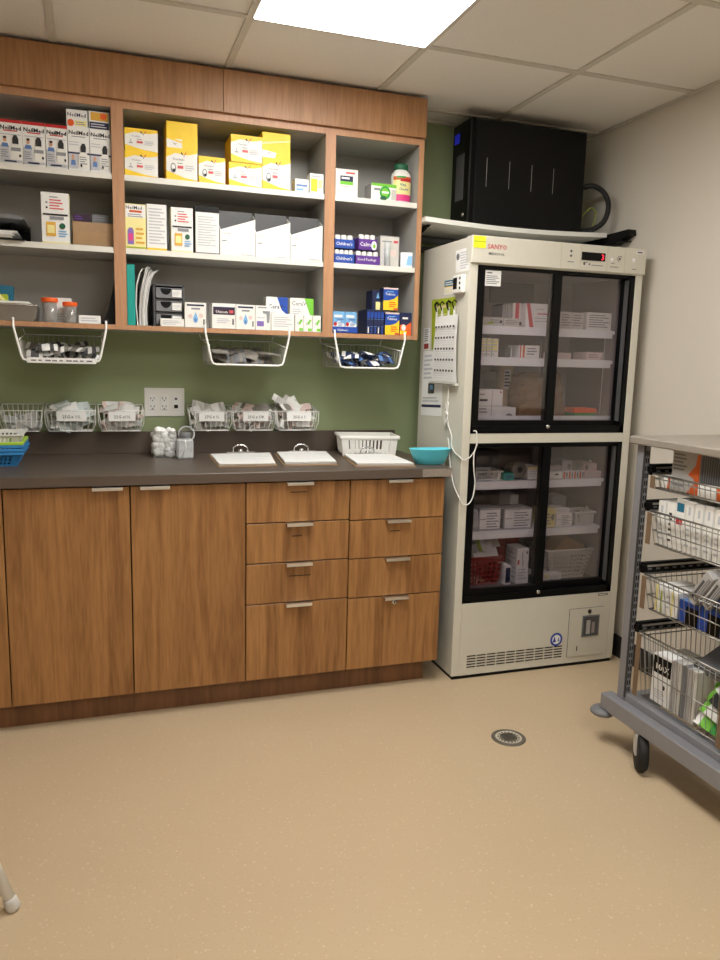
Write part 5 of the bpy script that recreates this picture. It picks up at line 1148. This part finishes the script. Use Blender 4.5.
hatch = [('r', .03+.055*k, 0, .045+.055*k, 1, 'mgrey') for k in range(17)]
cc('grey and white carton with orange arrows in the topmost cart basket', 1.845, 1.965, .944, .130, 'greybox', [('p', [(.9, 1), (1, 1), (1, 0), (.6, 0), (.85, .3), (.8, .38), (.6, .45), (.85, .7)], 'oranged'), ('l', .05, .5, .55, .95, 5, 'mgrey'), ('l', .05, .1, .5, .36, 2, 'mgrey')])
cc('dark lined carton right of the orange-arrowed one in the topmost basket', 1.705, 1.842, .944, .136, 'dgrey', [('r', .02+.07*k, .32, .05+.07*k, 1, 'mgrey') for k in range(14)]+[('r', 0, 0, 1, .3, 'paper'), ('r', .55, 0, .75, .3, 'oranged')])
cc('low white carton with an orange end behind the topmost basket front', 1.968, 2.005, .944, .04, 'paper', [('r', .7, 0, 1, 1, 'oranged')])
for k in range(8):
    ya = 1.972-.0405*k; hh = (.144, .147, .165, .163, .16, .163, .158, .166)[k]
    cc(('first', 'second', 'third', 'fourth', 'fifth', 'sixth', 'seventh', 'eighth')[k]+' white carton from the far post in the second cart basket', ya, ya+.0385, .757, hh, 'white', ([('l', .3, .1, .7, .8, 6, 'ink')] if k == 1 else [('r', .1, .75, .9, .92, 'tealb'), ('r', .1, .5, .8, .62, 'red')] if k == 2 else [('r', .9, .02, .97, .98, 'inkl'), ('r', .35, .74, .6, .9, 'inkl'), ('l', .2, .1, .7, .5, 4, 'inkl')]), group='white cartons in the second cart basket')
cc('pale yellow striped carton at the far end of the third cart basket', 1.945, 1.99, .535, .09, 'paper', [('r', .05, 0, .3, 1, 'yellowp'), ('r', .6, 0, .75, .8, 'limed')])
cc('white carton beside the yellow striped one in the third cart basket', 1.885, 1.942, .535, .085, 'paper', [('r', .5, 0, .65, 1, 'yellowp'), ('l', .1, .2, .45, .8, 3, 'inkl')])
cc('blue carton with a black window, left of two in the third cart basket', 1.79, 1.878, .535, .07, 'blue', [('r', .35, .0, .95, .8, 'black')], top='bluem')
cc('blue carton with a black window, right of two in the third cart basket', 1.70, 1.787, .535, .078, 'blue', [('r', .35, .0, .95, .8, 'black')], top='bluem')
for k in range(3):
    o = MB(); w, d, h = .036, .10, .125
    o.cbox(-w/2, w/2, -d/2, d/2, 0, h, M[('greybox', 'greybox', 'dgrey')[k]], .002); o.deco([('r', .25, .15, .5, .75, 'dgrey'), ('r', .62, .1, .7, .9, 'mgrey'), ('r', .8, .1, .9, .9, 'mgrey')] if k < 2 else [('r', .0, 0, .35, 1, 'navy'), ('r', .4, .1, 1, .7, 'mgrey')], (-w/2, -d/2, 0), (w, 0, 0), (0, 0, h), (0, -1, 0))
    tag(o.build('carton', None, (CX0+.10+.004*k, 1.812-.05*k, .622), (0, R(34), -PI/2)), ('first light grey box from the left leaning over the third cart basket', 'second leaning box, pale grey with dark print, over the third basket', 'dark grey leaning box with a navy edge over the third cart basket')[k], 'box')
cc('white carton with a black lettered band in the lowest cart basket', 1.885, 1.972, .226, .165, 'paper', [('r', .05, .62, 1, .97, 'black'), ('t', 'MAX', .2, .7, .18, 'white', .7), ('e', .7, .38, .06, .05, 'ink'), ('l', .2, .1, .8, .3, 4, 'inkl')], d=.13)
for k in range(5): cc(('first', 'second', 'third', 'fourth', 'fifth')[k]+' grey slim carton right of the black-banded one in the lowest basket', 1.862-.022*k, 1.882-.022*k, .226, .172, ('greybox', 'paper2', 'mgrey', 'greybox', 'paper2')[k], [('r', .4, .05, .5, .95, 'mgrey')], d=.16, group='grey slim cartons in the lowest basket')
for k in range(4):
    o = packet_mesh(.09, .07, (('lime', 'paper', 'greenb'), ('greenb', 'paper', 'lime'), ('limed', 'lime', 'ink'), ('paper', 'dgreen', 'lime'))[k], k).build('snack_pouch', None, (CX0+.09+.012*k, 1.715-.004*k, .268+.036*k), (.9, .25, -PI/2+.3-.2*k)); tag(o, ('lowest', 'second lowest', 'third lowest', 'topmost')[k]+' green and white pouch at the near end of the lowest cart basket', 'pouch')
for k in range(4):
    o = MB(); o.cbox(-.06, .06, -.011, .011, 0, .2, M[('mgrey', 'greybox', 'mgrey', 'greybox')[k]], .002); o.deco([('r', 0, 0, 1, .06, 'ink'), ('r', 0, .9, 1, 1, 'ink')], (-.06, -.011, 0), (.12, 0, 0), (0, 0, .2), (0, -1, 0)); tag(o.build('folder', None, (CX0+.10+.045*k, 1.765, .398+.010*k), (R(-62), 0, -PI/2)), ('front', 'second', 'third', 'rear')[k]+' slim grey case lying slanted on top in the lowest cart basket', 'case', 'slim grey cases in the lowest basket')
cc('mauve-grey carton standing at the near end behind the slanted cases', 1.64, 1.735, .43, .085, 'sachetd', [('l', .1, .1, .9, .9, 7, 'mgrey')], xf=CX0+.24, d=.1)

# ------------------------------------------------------------------ floor drain and stool
t = thing('floor_drain', 'round metal floor drain set in the beige floor', 'drain', (1.362, 2.248, 0))
b = MB(); b.lathe([(.062, 0), (.062, .002), (.058, .004), (.048, .004), (.0475, .002)], (0, 0, 0), M['drain'], 36); b.build('drain_ring', t)
b = MB(); b.prism([(.0476*math.cos(2*PI*k/30), .0476*math.sin(2*PI*k/30)) for k in range(30)], .001, .0026, M['drain_in'], 'z')
for k in range(18):
    a = 2*PI*k/18; b.lathe([(.0035, .0034), (0, .0035)], (.037*math.cos(a), .037*math.sin(a), 0), M['gap'], 8)
b.prism([(.032*math.cos(2*PI*k/30), .032*math.sin(2*PI*k/30)) for k in range(30)], .002, .0042, M['drain'], 'z')
for k in range(8): b.box(-.022, .022, -.0215+.006*k, -.019+.006*k, .0042, .0046, M['gap'])
b.build('drain_grate', t)
t = thing('stool', 'white tubular stool with rubber feet at the left edge of the floor', 'stool', (-.52, 1.80, 0))
b = MB(); b.cbox(-.17, .17, -.15, .15, .45, .49, M['white'], .012); b.build('seat', t)
for sx in (-1, 1):
    for sy in (-1, 1):
        p0 = Vector((sx*.272, sy*.2+(.207 if False else 0), .0)); p1 = Vector((sx*.15, sy*.12, .452)); d_ = (p1-p0).normalized()
        b = MB(); b.tube([p0+d_*.03, p1], .0135, M['white'], 14); lg = b.build('leg', t)
        b = MB(); b.tube([p0+Vector((0, 0, .002)), p0+d_*.008, p0+d_*.028, p0+d_*.036], [.0145, .0175, .0165, .0142], M['paper2'], 14); b.build('rubber_foot', lg)
t.rotation_euler = (0, 0, R(-36.4)); t.location = (-.229-.3376, 1.824, 0)

# ------------------------------------------------------------------ camera, world, look
cd = bpy.data.cameras.new('camera'); cam = bpy.data.objects.new('camera', cd); COL.objects.link(cam)
yaw, pitch, roll, f = .3301, .1567, .026, 760.57
fw = Vector((math.sin(yaw)*math.cos(pitch), math.cos(yaw)*math.cos(pitch), -math.sin(pitch)))
rt = Vector((math.cos(yaw), -math.sin(yaw), 0)); up = rt.cross(fw)
r2 = rt*math.cos(roll)+up*math.sin(roll); u2 = up*math.cos(roll)-rt*math.sin(roll)
m4 = Matrix((r2, u2, -fw)).transposed().to_4x4(); m4.translation = (0, 0, 1.3335); cam.matrix_world = m4
cd.sensor_fit = 'HORIZONTAL'; cd.sensor_width = 36; cd.lens = 36*f/720; cd.clip_start = .02
scene.camera = cam
w = bpy.data.worlds.new('world'); scene.world = w; w.use_nodes = True
w.node_tree.nodes['Background'].inputs[0].default_value = (.9, .85, .75, 1); w.node_tree.nodes['Background'].inputs[1].default_value = .15
scene.view_settings.view_transform = 'Standard'; scene.view_settings.look = 'None'; scene.view_settings.exposure = 0.0
scene.cycles.use_denoising = True
scene.cycles.max_bounces = 10; scene.cycles.transparent_max_bounces = 16; scene.cycles.sample_clamp_indirect = 6
